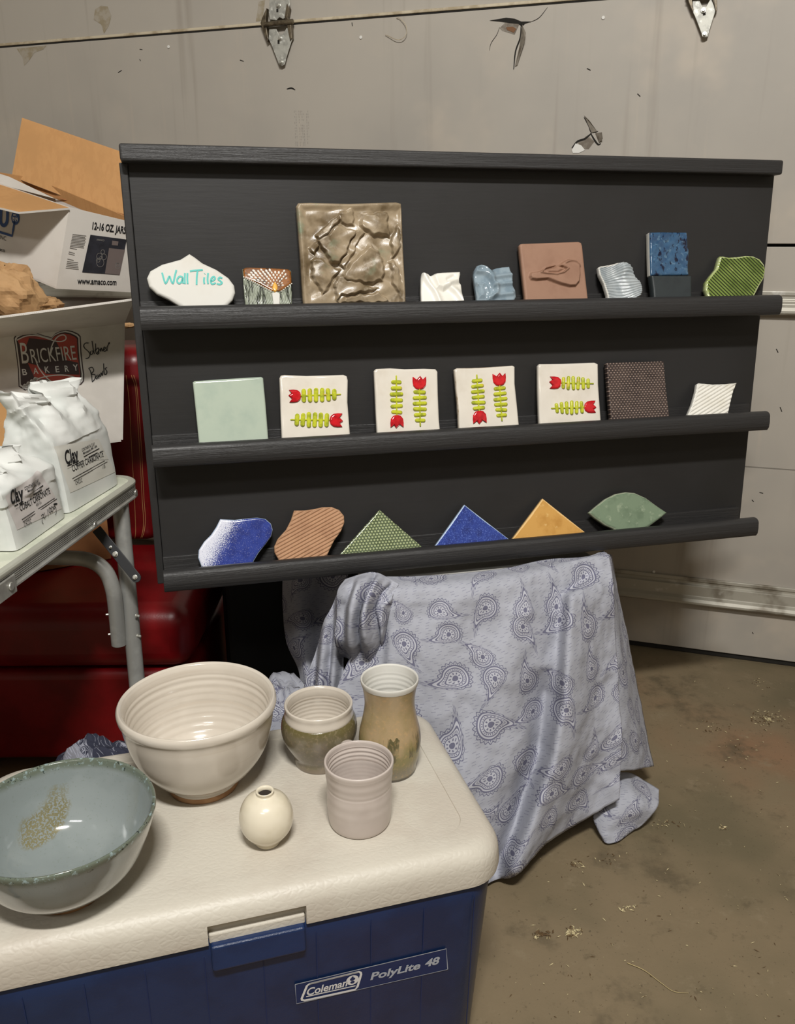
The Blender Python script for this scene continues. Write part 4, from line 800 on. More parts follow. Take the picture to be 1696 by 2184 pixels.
# tote hidden under the sheet
e1 = nrm(WZ(1285, 1200, .54)-WZ(850, 1262, .54)); e1[2] = 0; e1 = nrm(e1); e2 = A(-e1[1], e1[0], 0); o = WZ(835, 1262, .54)+e2*.03; o[2] = 0
tote = thing('storage_tote', o+e1*.22+e2*.12, 'white plastic tote mostly covered by the paisley sheet', 'tote')
b = B(); w, d = .44, .20; b.hexa([o+e1*.03+e2*.02, o+e1*(w-.03)+e2*.02, o+e1*(w-.03)+e2*(d-.02), o+e1*.03+e2*(d-.02)]+[p+Z*.51 for p in (o, o+e1*w, o+e1*w+e2*d, o+e2*d)]); b.go('tote_body', 'tote_white', tote, bevel=.02, seg=3)
B().box(o-e1*.008-e2*.008+Z*.51, e1*(w+.016), e2*(d+.016), Z*.03).go('tote_lid', 'tote_white', tote, bevel=.008)
# added black box standing in for the deep shade under the shelf
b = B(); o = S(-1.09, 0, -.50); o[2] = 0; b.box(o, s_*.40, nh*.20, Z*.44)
bt_ = thing('shade_block', o+s_*.20+nh*.10, 'black crate added for the deep shade under the left of the shelf', 'block'); b.go('shade_block_body', 'black_plastic', bt_, bevel=.01)
B().box(o-s_*.008-nh*.008+Z*.44, s_*.416, nh*.216, Z*.025).go('shade_block_lid', 'black_plastic', bt_, bevel=.006)

# ------------------------------------------------------------------ folding table
TZ = .72
ta, tb = WZ(296, 1022, TZ), WZ(0, 1228, TZ); ty = nrm(ta-tb); ty[2] = 0; ty = nrm(ty); tx = A(-ty[1], ty[0], 0)    # ty along the long edge (away), tx to the left
TR = ta+ty*.025; TL = .92; TWd = .60; TH = .030
tp = lambda a, c, z=0: TR-ty*a+tx*c+Z*z           # a: from the far end, c: from the right edge
tbl = thing('folding_table', tp(TL/2, TWd/2, -TZ), 'aluminium folding table with a pale speckled top at the left', 'table')
def tr(i, r, n=8):
    P = []
    for a0, c0, t in ((r, r, 180), (r, TWd-r, 90), (TL-r, TWd-r, 0), (TL-r, r, -90)):
        for q in np.linspace(t+90, t, n): P.append((a0+(r-i)*math.cos(math.radians(q)), c0+(r-i)*math.sin(math.radians(q))))
    return P
def trings(name, spec, mat, cap):
    b = B(); G = np.array([[tp(a, c, z) for a, c in tr(i, .05)] for i, z in spec]); b.grid(G, closed=True); n = G.shape[1]
    if cap: b.f += [tuple(range(n)), tuple(range((len(spec)-1)*n, len(spec)*n))]; b.m += [0, 0]
    return b.go(name, mat, tbl, auto=.5)
trings('table_top', [(.012, -.022), (.012, -.0012), (.0125, -.0006)], 'table_top', True)
trings('edge_rim', [(.013, -.004), (.013, .0004), (.010, .0012), (.003, .0008), (.0005, -.001), (0, -.004), (.0006, -.006)], 'rim_grey', False)
sp2 = [(.0012, -.005), (.0012, -.0085)]
for k in range(5): sp2 += [(.0030, -.0095-k*.003), (.0030, -.0105-k*.003), (.0014, -.0110-k*.003), (.0014, -.0120-k*.003)]
sp2 += [(.0005, -.0255), (-.0012, -.0265), (-.0015, -.029), (0, -.0305), (.012, -.0305), (.012, -.006)]
trings('edge_rail', sp2, 'aluminium', False)
for u, v in ((288, 1050), (201, 1119)):
    p = W(u, v, tp(0, 0), tx); p = p-tx*.0005; bo = B(); bo.prism([p+.0055*(math.cos(t)*ty+math.sin(t)*Z) for t in np.linspace(0, 2*math.pi, 16, endpoint=False)], -tx*.0025); bo.go('rail_screw', 'bolt_metal', tbl, bevel=.0008)
p = W(18, 1250, tp(0, 0), tx); b = B(); b.box(p-ty*.03-Z*.014-tx*.003, ty*.045, tx*.003, Z*.026); b.go('rail_plate', 'aluminium', tbl, bevel=.001)
bo = B(); bo.prism([p-tx*.003+.006*(math.cos(t)*ty+math.sin(t)*Z) for t in np.linspace(0, 2*math.pi, 16, endpoint=False)], -tx*.0025); bo.go('rail_screw', 'bolt_metal', tbl, bevel=.0008)
def onleg(u, v, Y): return WY(u, v, Y)
Lt, Lb = WY(258, 1092, 1.475), WY(287, 1400, 1.43); ld = nrm(Lb-Lt); LB = Lt+ld*((0.0-Lt[2])/ld[2])
Lt = Lt-ld*.03
for c in (0, .47):
    sh = tx*c; b = B(); b.tube([Lt+sh, LB+sh], .0148, 20); lg = b.go('leg', 'tube_grey', tbl, auto=.6)
    bb = B(); bb.tube([LB+sh+Z*.0-ld*.03, LB+sh-ld*.0], .0172, 16); bb.go('leg_tip', 'black_plastic', lg, auto=.6)
for c in (.06, .53):
    b = B(); b.tube([tp(TL-.06, c, -.03), tp(TL-.03, c, -TZ)], .0148, 16); b.go('leg', 'tube_grey', tbl, auto=.6)
# bent cross bar beside the leg
b = B(); Yb = 1.425
pts = [WY(-60, 1196, Yb+.05), WY(60, 1190, Yb+.03), WY(150, 1190, Yb+.01), WY(196, 1197, Yb), WY(226, 1220, Yb), WY(241, 1258, Yb), WY(247, 1300, Yb), WY(254, 1374, Yb)]
b.tube(crom(pts, 50), .0138, 20); b.go('cross_bar', 'tube_grey', tbl, auto=.6)
for u, v in ((233, 1310), (238, 1352)):
    bolt(WY(u+1.5, v, Yb), .0022, tbl, 'rivet', nrm(A(-.9, -.3, 0)))
for u, v in ((294, 1313), (297, 1356)): bolt(WY(u-4, v, 1.43), .0026, tbl, 'rivet', nrm(A(.9, -.3, 0)))
b = B(); brp = Plane(WY(250, 1180, 1.40), A(.55, -.3, -1), A(1, .3, .55))
p0, p1 = brp.loc(206, 1128), brp.loc(291, 1232); d = nrm(p1-p0); g = A(-d[1], d[0])
pts = [p0+g*.0085]+[p1+.0085*(math.cos(t)*g+math.sin(t)*d) for t in np.linspace(0, math.pi, 8)]+[p0-g*.0085]
b.prism([brp.pt(*q) for q in pts], brp.n*.003); br = b.go('brace', 'brace_black', tbl, bevel=.0006)
for u, v, r in ((237, 1167, .0018), (247, 1182, .0034), (289, 1231, .003)): bolt(brp.pt(*brp.loc(u, v), .003), r, br, 'rivet', brp.n)

# ------------------------------------------------------------------ red sofa
sfx, sfy = -.44, 1.62                                    # right end and front edge of the seat
sp3 = lambda a, d, z: A(sfx+a, sfy+d+.02*a, z)
sofa = thing('sofa', sp3(-.55, .35, 0), 'red leather sofa with pale stitching behind the folding table', 'sofa')
def cushion(name, a0, a1, d0, d1, z0, z1, bw, dz=0, parent=None):
    b = B(); b.hexa([sp3(a0, d0, z0), sp3(a1, d0, z0), sp3(a1, d1, z0), sp3(a0, d1, z0), sp3(a0, d0+dz, z1), sp3(a1, d0+dz, z1), sp3(a1, d1+dz, z1), sp3(a0, d1+dz, z1)])
    return b.go(name, 'red_leather', parent or sofa, bevel=bw, seg=6, auto=.5)
cushion('seat_base', -1.25, -.006, .012, .66, .04, .262, .02)
cushion('seat_cushion', -1.25, 0, 0, .44, .265, .41, .045)
bk = cushion('backrest', -1.25, -.165, .40, .62, .415, .90, .04, .03)
for a in (-1.2, -.06):
    for d in (.08, .58): B().tube([sp3(a, d, 0), sp3(a, d, .045)], [.016, .02], 12).go('foot', 'black_plastic', sofa)
from mathutils.bvhtree import BVHTree
dg = bpy.context.evaluated_depsgraph_get(); em = bk.evaluated_get(dg).to_mesh(); SB = BVHTree.FromPolygons([tuple(np.array(v.co)+WL[bk]) for v in em.vertices], [tuple(p.vertices) for p in em.polygons])
for line in ([(269, 800), (276, 860), (280, 940), (285, 1030), (288, 1090), (289, 1140), (282, 1164)], [(280, 800), (289, 830), (294, 900), (299, 980), (303, 1060), (306, 1110), (303, 1140), (292, 1162)], [(285, 800), (292, 826), (298, 900), (303, 980), (307, 1060), (310, 1106), (307, 1136), (297, 1160)]):
    P = []
    for u, v in crom(np.array(line, float), 90):
        d = ray(u, v); h = SB.ray_cast(Vector(C0), Vector(d))
        if h[0]: P.append(np.array(h[0]))
    b = B(); b.tube(P, .0008, 5); b.go('stitched_seam', 'stitch', bk)
# ------------------------------------------------------------------ cartons at the left
def panel(b, pts, th, mi=0, mi2=None):
    P = [np.asarray(p) for p in pts]; n = nrm(np.cross(P[1]-P[0], P[2]-P[0])); n = n if np.dot(n, C0-P[0]) > 0 else -n
    k = len(b.f); b.prism(P, -n*th, mi)
    if mi2 is not None: b.m[k+1] = mi2
    return b
# brown carton standing on the seat
e = nrm(A(.86, .50, 0)); f = A(-e[1], e[0], 0); o = WZ(238, 1192, .412); bc = thing('cardboard_box', o-e*.15+f*.08, 'brown cardboard carton on the sofa seat below the white bakery carton', 'box')
b = B(); b.box(o-e*.30, e*.30, f*.16, Z*.27); b.go('carton_body', 'cardboard_dark', bc, bevel=.002)
b = B(); sp_l = Plane(o-e*.30, e, Z); x_ = sp_l.loc(12, 1290)[0]; b.box(o-e*.30+e*max(x_, .02)-f*.001, e*.002, -f*.001, Z*.265); b.go('crease', 'flute_dark', bc)
# white bakery carton
BR, TRc = WY(258, 938, 1.72), WY(262, 690, 1.74); BL, TLc = WY(-130, 983, 1.66), WY(-130, 735, 1.68); TRt, TLt = WY(285, 641, 1.57), WY(-130, 696, 1.51)
back = nrm(A(-.36, 1, 0))*.26
bx = thing('bakery_box', (BR+BL)/2+back/2, 'open white carton with a red bakery badge and handwriting', 'box')
b = B(); panel(b, [BL, BR, TRc, TLc], .004); panel(b, [BR, BR+back, TRc+back, TRc], .004); panel(b, [BL+back, BR+back, TRc+back, TLc+back], .004); panel(b, [BL, BR, BR+back, BL+back], .004)
b.go('carton_body', 'box_white', bx)
b = B(); fl = [TLc-nrm(back)*.001, TRc+A(.004, -.001, 0), TRt, TLt]; panel(b, fl, .004); flp = b.go('front_flap', 'box_white', bx)
b = B(); P = [TLt+(TRt-TLt)*t for t in np.linspace(0, 1, 180)]
for i in range(0, 179, 2): b.add([P[i]+Z*.0015, P[i+1]+Z*.0015, P[i+1]+A(0, .005, .0012), P[i]+A(0, .005, .0012)], [(0, 1, 2, 3)])
b.go('flap_flutes', 'flute_dark', flp)
bp = Plane(BR, BR-BL, TRc-BR)
c2_ = lambda pts: [(20+x/7.067, 700+y/7.067) for x, y in pts]
OUT = [(66, 150), (90, 110), (180, 68), (290, 52), (400, 68), (520, 108), (640, 140), (690, 80), (780, 38), (860, 26), (950, 42), (1040, 84), (1075, 120), (1085, 350), (1108, 560), (1128, 700), (1125, 800), (1085, 850), (980, 890), (860, 905), (760, 880), (660, 850), (560, 800), (440, 800), (390, 860), (240, 940), (140, 880), (130, 620), (100, 380)]
def inset(P, k, c=(600, 480)): return [(c[0]+(x-c[0])*k, c[1]+(y-c[1])*k) for x, y in P]
b = B(); poly(b, bp, c2_(OUT), .0006, 0); poly(b, bp, c2_(inset(OUT, .968)), .0008, 1); poly(b, bp, c2_(inset(OUT, .925)), .0010, 0)
RED = inset(OUT[:25], .885); poly(b, bp, c2_(RED), .0012, 2); poly(b, bp, c2_([(300, 150), (700, 190), (860, 480), (1040, 520), (1060, 700), (560, 690), (420, 560), (200, 500), (230, 330)]), .0014, 0)
bdg = b.go('badge', None, bx, mats=['badge_dark', 'badge_grey', 'badge_red'])
b = B()
def bs(pts, w): stroke(b, bp, c2_(pts), w, .0018)
bs([(115, 180), (250, 120), (400, 110), (560, 150), (680, 190), (780, 200), (850, 170), (850, 120), (800, 100), (720, 140), (650, 250), (610, 400)], .0022); bs([(400, 480), (450, 600), (540, 720), (650, 810), (800, 860), (950, 860), (1100, 800)], .0022); bs([(380, 780), (500, 740), (620, 715), (800, 705), (960, 730), (1090, 790)], .0022)
text(b, bp, 'B', c2_([(195, 530)])[0], c2_([(305, 528)])[0], 48, .002, .0); text(b, bp, 'RICKFIRE', c2_([(345, 525)])[0], c2_([(1020, 470)])[0], 32, .002, .0)
for ch, x0, y0, w in (('B', 205, 706, 70), ('A', 370, 690, 75), ('K', 545, 670, 70), ('E', 705, 664, 55), ('R', 845, 655, 60), ('Y', 970, 640, 75)): text(b, bp, ch, c2_([(x0, y0)])[0], c2_([(x0+w, y0-w*.06)])[0], 14, .002, .015)
for i in range(4):
    for sgn in (0, 1):
        x, y = 215+i*52, 900-i*34; bs([(x, y+10), (x+20, y-30-sgn*18), (x+60, y-44+sgn*30)], .0042)
b.go('badge_lettering', 'badge_grey', bdg)
HW = ([(1195, 225), (1150, 225), (1120, 262), (1140, 305), (1190, 350), (1215, 395), (1195, 445), (1150, 458)], [(1228, 345), (1222, 385), (1245, 395), (1262, 350), (1240, 340)], [(1246, 190), (1262, 300), (1282, 390)], [(1300, 230), (1300, 330), (1312, 385)], [(1290, 340), (1340, 300), (1345, 380), (1320, 385), (1360, 320)], [(1370, 310), (1378, 350), (1385, 300), (1410, 350)], [(1420, 330), (1450, 300), (1430, 285), (1415, 330), (1440, 350), (1470, 320)], [(1475, 340), (1472, 290), (1490, 250), (1505, 215), (1508, 240)],
          [(1195, 605), (1220, 640), (1240, 720), (1250, 800)], [(1200, 600), (1250, 590), (1270, 640), (1235, 690), (1290, 700), (1290, 760), (1248, 810)], [(1330, 700), (1305, 740), (1320, 765), (1345, 710), (1350, 760)], [(1355, 690), (1370, 730), (1385, 670), (1400, 715), (1412, 640)], [(1420, 530), (1425, 620), (1432, 700)], [(1470, 590), (1445, 610), (1470, 650), (1460, 695), (1440, 690)])
for nm, sel in (('handwritten_name', HW[:9]), ('handwritten_word', HW[9:])):
    b = B()
    for q in sel: stroke(b, bp, c2_(q), .0016, .0012)
    b.go(nm, 'black_ink', bx)
b = B(); stroke(b, bp, c2_([(1190, 1390), (1190, 1300), (1228, 1296), (1232, 1340), (1218, 1385)]), .0028, .0012); b.go('printed_letter', 'black_ink', bx)

# jar carton lying askew in it
def sc(p, y): return WY(p[0], p[1], y)
ax_, bx_, rx, rb_, lx, lb_ = sc((148, 442), 1.84), sc((120, 612), 1.85), sc((268+50, 483), 1.99), sc((330, 622), 2.0), sc((-130, 348), 1.99), sc((-150, 500), 1.99)
rn = nrm(np.cross(rb_-bx_, ax_-bx_)); rx = W(318, 483, bx_, rn); ln = nrm(np.cross(lb_-bx_, ax_-bx_)); lx = W(-130, 348, bx_, ln)
kb = rb_+lb_-bx_; kx = kb+(rx-rb_+lx-lb_)/2
jb = thing('jar_box', (bx_+kb)/2, 'white printed jar carton with open flaps, tilted on the bakery carton', 'box')
b = B(); panel(b, [bx_, rb_, rx, ax_], .004, 0, 1); panel(b, [bx_, lb_, lx, ax_], .004, 0, 1); panel(b, [rb_, kb, kx, rx], .004, 1, 0); panel(b, [lb_, kb, kx, lx], .004, 1, 0); panel(b, [bx_, rb_, kb, lb_], .004)
b.go('carton_body', None, jb, mats=['box_amaco', 'cardboard'])
def flap(name, pts, m0='cardboard', m1='box_amaco', th=.004):
    b = B(); n = nrm(np.cross(pts[1]-pts[0], pts[2]-pts[0])); n = n if np.dot(n, C0-pts[0]) > 0 else -n
    b.prism(pts, -n*th); b.m = [0]+[1]*(len(b.f)-1); return b.go(name, None, jb, mats=[m0, m1])
def fl4(a, ya, b_, yb, c, yc, *more):     # planar flap: three corners with distances, the rest on their plane
    P = [sc(a, ya), sc(b_, yb), sc(c, yc)]; n = nrm(np.cross(P[1]-P[0], P[2]-P[0])); return P+[W(*q, P[0], n) for q in more]
TF = fl4((25, 376), 2.10, (300, 482), 2.05, (290, 334), 2.11, (47, 251))
tf = flap('tall_flap', TF)
b = B(); stroke(b, Plane(TF[0], TF[1]-TF[0], TF[3]-TF[0]), [(75, 405), (160, 432), (268, 459)], .003, .001); b.go('flap_crease', 'cardboard_dark', tf)
flap('outer_flap', fl4((148, 443), 1.835, (-60, 372), 1.95, (40, 452), 1.77, (-60, 428))[:2]+fl4((148, 443), 1.835, (-60, 372), 1.95, (40, 452), 1.77, (-60, 428))[:1:-1])
sf = fl4((118, 424), 1.93, (-40, 383), 1.99, (20, 377), 2.02, (-40, 358)); flap('short_flap', [sf[0], sf[1], sf[3], sf[2]], 'box_amaco', 'flute_dark', .007)
rp = Plane(bx_, rb_-bx_, ax_-bx_); lp = Plane(bx_, bx_-lb_, ax_-bx_)
c0_ = lambda x, y: (x/5.653, 420+y/5.655)
b = B(); text(b, rp, '12-16 OZ. JARS', c0_(1108, 386), c0_(1512, 442), 14.5, .0012, .03); b.go('size_lettering', 'black_ink', jb); b = B(); text(b, rp, 'www.amaco.com', c0_(930, 1046), c0_(1400, 1060), 13, .0012, .022); b.go('web_lettering', 'black_ink', jb)
b = B()
for y in [450+18*i for i in range(10)]+[660, 682, 745]: stroke(b, rp, [c0_(872-(y-450)*.21, y), c0_(1042-(y-450)*.16-(90 if y > 600 else 0)-rng.uniform(0, 20), y+18)], .0012, .001, smooth=False)
for y in [775+20*i for i in range(5)]: stroke(b, rp, [c0_(806-(y-775)*.2, y), c0_(948-rng.uniform(0, 30), y+16)], .0012, .001, smooth=False)
b.go('fine_print', 'grey_ink', jb)
b = B(); poly(b, rp, [c0_(*q) for q in ((1088, 455), (1525, 512), (1440, 940), (988, 908))], .001); pp = b.go('picture_panel', 'photo_dark', jb)
b = B(); poly(b, rp, [c0_(*q) for q in ((1312, 615), (1502, 635), (1438, 938), (1262, 922))], .0014); poly(b, rp, [c0_(*q) for q in ((1350, 525), (1425, 535), (1418, 585), (1345, 578))], .0014); b.go('picture_inset', 'photo_brown', pp)
b = B()
for cx_, cy_, r in ((1235, 660, 22), (1195, 715, 34), (1215, 730, 16), (1250, 720, 30), (1205, 790, 44), (1180, 760, 22), (1415, 815, 18), (1415, 830, 30)): stroke(b, rp, [c0_(cx_+r*math.cos(t), cy_+r*1.15*math.sin(t)) for t in np.linspace(0, 2*math.pi, 12)], .0010, .0018)
b.go('picture_lines', 'grey_ink', pp)
b = B(); text(b, rp, 'AMACO', c0_(1158, 522), c0_(1254, 532), 3.6, .0018, .03); b.go('picture_lettering', 'grey_ink', pp)
b = B()
stroke(b, lp, [c0_(18, 150), c0_(14, 300), c0_(50, 345), c0_(88, 300), c0_(96, 165)], .0075, .0012); stroke(b, lp, [c0_(-60, 400), c0_(20, 430), c0_(150, 470), c0_(162, 400), c0_(180, 300)], .005, .0012, smooth=False); b.add([lp.pt(*(lp.loc(*c0_(190, 255))+.0115*A(math.cos(t), 1.2*math.sin(t))), .0012) for t in np.linspace(0, 2*math.pi, 28, endpoint=False)], [tuple(range(28))]); lm = b.go('logo_mark', 'navy_ink', jb)
b = B(); text(b, lp, '1919', c0_(152, 285), c0_(222, 300), 6.5, .0018, .02); text(b, lp, 'EST.', c0_(168, 226), c0_(208, 236), 2.6, .0018, .02); b.go('logo_lettering', 'sticker_white', lm)
b = B(); text(b, lp, 'INC', c0_(0, 505), c0_(76, 528), 7, .0012, .0); b.go('company_lettering', 'black_ink', jb); b = B(); text(b, lp, 'amaco', c0_(-70, 630), c0_(64, 668), 6, .0012, .01); b.go('site_lettering', 'black_ink', jb)
# crumpled kraft paper stuffed beside it
def crumple(name, c, r, mat, label, cat, seed, n=26, amp=.5, flatz=1):
    G = []
    for th in np.linspace(0.02, math.pi-.02, n):
        G.append([])
        for ph in np.linspace(0, 2*math.pi, n*2, endpoint=False):
            d = A(math.sin(th)*math.cos(ph), math.sin(th)*math.sin(ph), math.cos(th)); v = noise.voronoi(Vector(d*1.7)+Vector((seed, 0, 0)))[0]; k = .85+amp*(ridged(d*1.3+seed, 2)*.22+v[0]*1.1-.35); G[-1].append(c+d*A(*r)*k)
    b = B(); b.grid(np.array(G), closed=True); o = b.go(name, mat, smooth=False); return meta(o, label, cat)
crumple('packing_paper', WY(18, 622, 1.80), (.062, .05, .055), 'kraft_paper', 'crumpled brown packing paper in the open bakery carton', 'paper', 3.3)
crumple('packing_paper', WY(92, 650, 1.84), (.038, .045, .016), 'kraft_paper', 'flatter brown packing paper under the jar carton corner', 'paper', 8.1, 20, .4)
crumple('packing_paper', WY(60, 722, 1.87), (.13, .05, .03), 'kraft_paper', 'brown packing paper filling the bakery carton below the rim', 'paper', 5.2, 30, .3)
crumple('paper_scrap', WY(274, 694, 1.86), (.014, .012, .006), 'kraft_paper', 'small scrap of brown paper between the bakery carton and the shelf', 'paper', 1.2, 14, .3)
# brown box on the table behind the bags
p0_, p1_ = WZ(42, 1004, TZ+.001)+tx*.0, WZ(42, 1004, TZ+.001); e = nrm(A(.93, .36, 0)); f = A(-e[1], e[0], 0)
mb = thing('mailer_box', p1_-e*.07+f*.03, 'plain tan carton with a white sticker, behind the paper bags', 'box'); hgt = .138
b = B(); b.box(p1_-e*.14, e*.14, f*.06, Z*hgt); b.go('carton_body', 'cardboard', mb, bevel=.0015)
mp_ = Plane(p1_-e*.14, e, Z); b = B(); poly(b, mp_, [(8, 978), (36, 962), (42, 985), (41, 1004), (8, 1004)], .0008); b.go('sticker', 'sticker_white', mb)

# ------------------------------------------------------------------ paper bags of glaze chemicals
from mathutils.bvhtree import BVHTree
BAGS = {}
def wrap(b, t, n, off):                   # press printed marks onto the paper
    for i, p in enumerate(b.v):
        h = BAGS[t].ray_cast(Vector(p+n*.04), Vector(-n), .12)
        if h[0]: b.v[i] = np.array(h[0])+n*off
def bag(name, f0, f1, depth, h, label, seed, lean_back, topw, crown, skew=0, zc=.55):
    """f0, f1: front bottom corners (directions on the table top)"""
    p, q = WZ(*f0, TZ+.001), WZ(*f1, TZ+.001); e = nrm(q-p); w = np.linalg.norm(q-p); f = A(-e[1], e[0], 0); t = thing(name, (p+q)/2+f*depth/2, label, 'bag')
    n = 96; G = []
    for k, z in enumerate(np.r_[np.linspace(0, 1, 54), np.linspace(1.02, 1.0+crown, 16)]):
        cl = sm(A(z), zc, 1.02)[0]; row = []; th = min(1, max(0, z)); dd = depth*(1-.80*cl)+.004; ww = w*(1-(1-topw)*cl)*(1+.10*max(0, z-1)/max(crown, .01))
        cx = w/2+skew*z*z; cy = depth/2+lean_back*z+(.012*math.sin((z-1)*9) if z > 1 else 0)
        for j in range(n):
            a = 2*math.pi*j/n; c_, s_n = math.cos(a), math.sin(a); pw = 7-4.2*cl; rr = (abs(c_)**(2*pw)+abs(s_n)**(2*pw))**(-1/(2*pw))
            X, Yq = cx+ww/2*rr*c_, cy+dd/2*rr*s_n
            if z > zc+.05: Yq += .010*cl*math.sin(X/w*17+seed+z*5)*(1 if z < 1 else 1.5); 
            P = p+e*X+f*Yq+Z*(z*h+(.006*math.sin(X/w*11+seed) if z > 1 else 0)); front = s_n < -.5 and z < .62
            am = (.0012 if front else .0055)*(.15+.85*min(1, z*4))+.010*cl; P = P+(e*c_+f*s_n)*(ridged(P*16+seed, 3)-.4)*am*.8
            row.append(P)
        G.append(row)
    b = B(); b.grid(np.array(G), closed=True); b.f.append(tuple(range(n))); b.m.append(0); t['b'] = 0; bb_ = b.go('bag_body', 'paper_white', t, auto=.55); del t['b']; BAGS[t] = BVHTree.FromPolygons([tuple(p) for p in b.v], b.f)
    up = nrm(Z*h+f*lean_back); o = p+f*(-.0015); return t, Plane(o, e, Z*h*.62+f*(lean_back*.62)), e, f
t1, pl, e, f = bag('paper_bag', (146, 1095), (253, 1030), .092, .178, 'taller white paper bag of copper carbonate, rolled shut, on the folding table', 2.2, .012, .92, .10, -.012)
cz = lambda x, y: (x/6.057, 820+y/6.057)
LB = {}
def labelled(t, pl, lab, quad, L, mat):
    c = [pl.loc(*cz(*q)) for q in quad]; g = np.linspace(0, 1, 24)[:, None]
    b = B(); b.grid(np.array([[pl.pt(*q) for q in (c[0]*(1-k)+c[1]*k)*(1-g)+(c[3]*(1-k)+c[2]*k)*g] for k in np.linspace(0, 1, 24)])); wrap(b, t, pl.n, .0006); LB[t] = b.go('label', mat, t, smooth=True)
    b = B()
    for a in L: text(b, pl, a[0], cz(*a[1]), cz(*a[2]), a[3], .0028, a[4] if len(a) > 4 else 0)
    return b
b = labelled(t1, pl, 0, [(720, 800), (1260, 700), (1480, 1130), (900, 1400)], [('Clay', (845, 1038), (1002, 975), 16.5, .028), ('COPPER CARBONATE', (925, 1128), (1325, 930), 7.5, .008), ('CONTINENTAL CLAY', (1042, 868), (1215, 782), 3.6, .006), ('Minneapolis, MN  USA', (1060, 905), (1242, 806), 2.6, .02), ('CHCUC', (962, 1300), (1052, 1258), 5, 0), ('1 LB', (1310, 1092), (1348, 1072), 4, .0)], 'label_cream')
def cstk(b, pl, *L, w=.0006):
    for p, q in L: stroke(b, pl, [cz(*p), cz(*q)], w, .0028, smooth=False)
cstk(b, pl, ((864, 1088), (1330, 858)), ((1150, 985), (1390, 968)), w=.0004)
cstk(b, pl, ((920, 1218), (1340, 985)), ((935, 1245), (1375, 998)), w=.0011); cstk(b, pl, ((1068, 935), (1268, 826)), ((1130, 942), (1245, 880)), w=.0016); cstk(b, pl, ((862, 1052), (918, 1030)), ((928, 1024), (1002, 985)), w=.0018)
wrap(b, t1, pl.n, .0012); b.go('lettering', 'black_ink', LB[t1])
t2, pl, e, f = bag('paper_bag', (33, 1176), (140, 1100), .095, .108, 'shorter white paper bag of cobalt carbonate with a handwritten weight', 7.7, .010, .9, .16, -.01, .80)
b = labelled(t2, pl, 0, [(40, 1440), (500, 1110), (790, 1600), (210, 1880)], [('Clay', (118, 1556), (290, 1478), 17, .028), ('COBALT CARBONATE', (255, 1640), (635, 1408), 8, .008), ('CONTINENTAL CLAY', (290, 1370), (492, 1258), 4, .006), ('Minneapolis, MN  USA', (320, 1398), (518, 1282), 2.8, .02), ('CHCOC', (305, 1842), (398, 1790), 6, 0), ('45% Co', (450, 1580), (525, 1535), 3.5, 0)], 'label_pink')
cstk(b, pl, ((190, 1610), (620, 1340)), w=.0004); cstk(b, pl, ((268, 1748), (688, 1470)), ((280, 1778), (720, 1478)), w=.0011); cstk(b, pl, ((345, 1430), (548, 1305)), ((415, 1430), (530, 1360)), w=.0016); cstk(b, pl, ((172, 1572), (222, 1548)), ((230, 1542), (285, 1512)), w=.0018)
for s in ([(512, 1700), (530, 1678), (545, 1690), (552, 1655)], [(520, 1740), (545, 1712), (560, 1730), (578, 1690)], [(590, 1610), (600, 1660), (604, 1705)], [(618, 1590), (612, 1640), (632, 1660), (638, 1610), (620, 1590)], [(648, 1578), (640, 1630), (660, 1645), (668, 1600), (650, 1575)], [(692, 1570), (672, 1585), (684, 1610), (700, 1580), (712, 1650), (700, 1690)], [(528, 1745), (530, 1780), (545, 1800)]): stroke(b, pl, [cz(*q) for q in s], .0012, .0028)
poly(b, pl, [cz(698+26*math.cos(a)+6*math.sin(a), 1546+13*math.sin(a)-8*math.cos(a)) for a in np.linspace(0, 2*math.pi, 14, endpoint=False)], .0028)
wrap(b, t2, pl.n, .0012); b.go('lettering', 'black_ink', LB[t2])

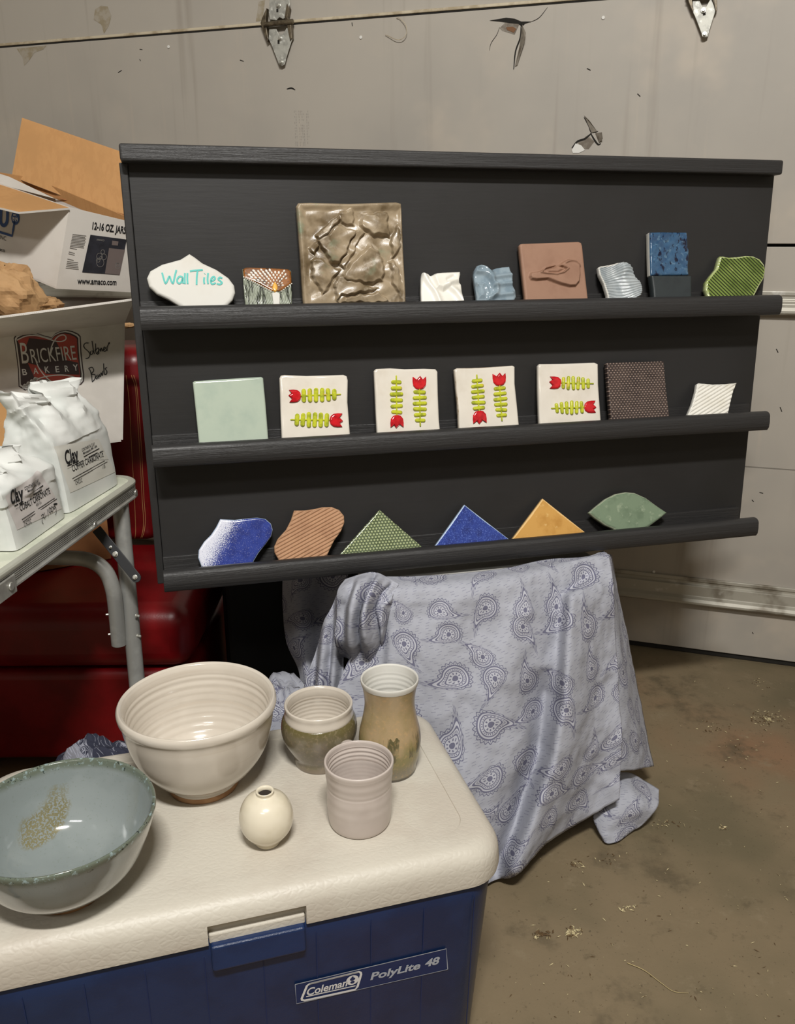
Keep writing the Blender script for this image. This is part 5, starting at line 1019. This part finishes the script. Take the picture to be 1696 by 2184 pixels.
# ------------------------------------------------------------------ litter on the floor
b = B()
def crumb(u, v, sz, lng=1.6):
    p = WZ(u, v, .0015); a = rng.uniform(0, 6.28); d = A(math.cos(a), math.sin(a), 0); g = A(-d[1], d[0], 0); l = sz*lng; tl = A(0, 0, sz*.5)
    b.add([p-d*l, p-g*sz*.5+tl*rng.random(), p+d*l, p+g*sz*.5+tl*rng.random(), p+tl*1.2], [(0, 1, 4), (1, 2, 4), (2, 3, 4), (3, 0, 4)])
f7 = lambda x, y: (1050+x/2.22, 1200+y/2.22)
for cx_, cy_, sx, sy, n, s0 in ((1300, 740, 70, 35, 90, .0030), (1050, 780, 60, 30, 26, .0028), (1270, 570, 30, 30, 14, .0028), (240, 1760, 50, 14, 34, .0036), (380, 1750, 26, 18, 34, .0040), (560, 1400, 45, 20, 16, .0022), (400, 1430, 34, 20, 22, .003), (840, 1235, 60, 18, 18, .0026), (1090, 1255, 20, 12, 12, .003), (650, 1640, 40, 24, 14, .0028), (1160, 900, 80, 60, 20, .0026)):
    for _ in range(n): crumb(*f7(rng.normal(cx_, sx*.6), rng.normal(cy_, sy*.6)), s0*rng.uniform(.5, 1.2))
for _ in range(230):
    x, y = rng.uniform(60, 1430), rng.uniform(560, 2180)
    if x < 780 and y < 1350 or y < 480+x*.05: continue
    crumb(*f7(x, y), .0016*rng.uniform(.5, 1.4), rng.choice([1.2, 2.6]))
meta(b.go('leaf_litter', 'dry_leaf', loc=(.6, 1.4, 0)), 'dry leaf crumbs and straw bits scattered on the concrete floor', 'litter', kind='stuff')
b = B(); b.tube(crom([WZ(*f7(*q), .003) for q in ((640, 1895), (720, 1930), (800, 1990), (860, 2030), (930, 2038))], 24), np.linspace(.0007, .0003, 24), 6)
meta(b.go('straw', 'straw'), 'long pale curved straw on the bare floor right of the cooler', 'straw')

# ------------------------------------------------------------------ light: shop lamp on the ceiling, plus an added fill
def lamp(name, loc, target, size, power, col=(1, .95, .87)):
    l = bpy.data.lights.new(name, 'AREA'); l.shape = 'RECTANGLE'; l.size, l.size_y = size; l.energy = power; l.color = col
    o = bpy.data.objects.new(name, l); COL.objects.link(o); o.location = loc; d = Vector(target)-Vector(loc); o.rotation_euler = d.to_track_quat('-Z', 'Y').to_euler(); return o
lamp('ceiling_lamp', (.10, -.55, 2.98), (.05, 1.0, .3), (.6, .1), 92, (1, .98, .94))
lamp('fill_lamp_rear', (-.6, -1.7, 2.98), (.2, 1.6, .7), (1.0, .14), 16, (1, .98, .94))  # weak fill light added behind the camera
w = bpy.data.worlds.new('world'); SC.world = w; w.use_nodes = True; w.node_tree.nodes['Background'].inputs[0].default_value = (.5, .5, .5, 1); w.node_tree.nodes['Background'].inputs[1].default_value = .2
SC.view_settings.view_transform = 'Standard'; SC.view_settings.look = 'None'; SC.view_settings.exposure = 0; SC.view_settings.gamma = 1
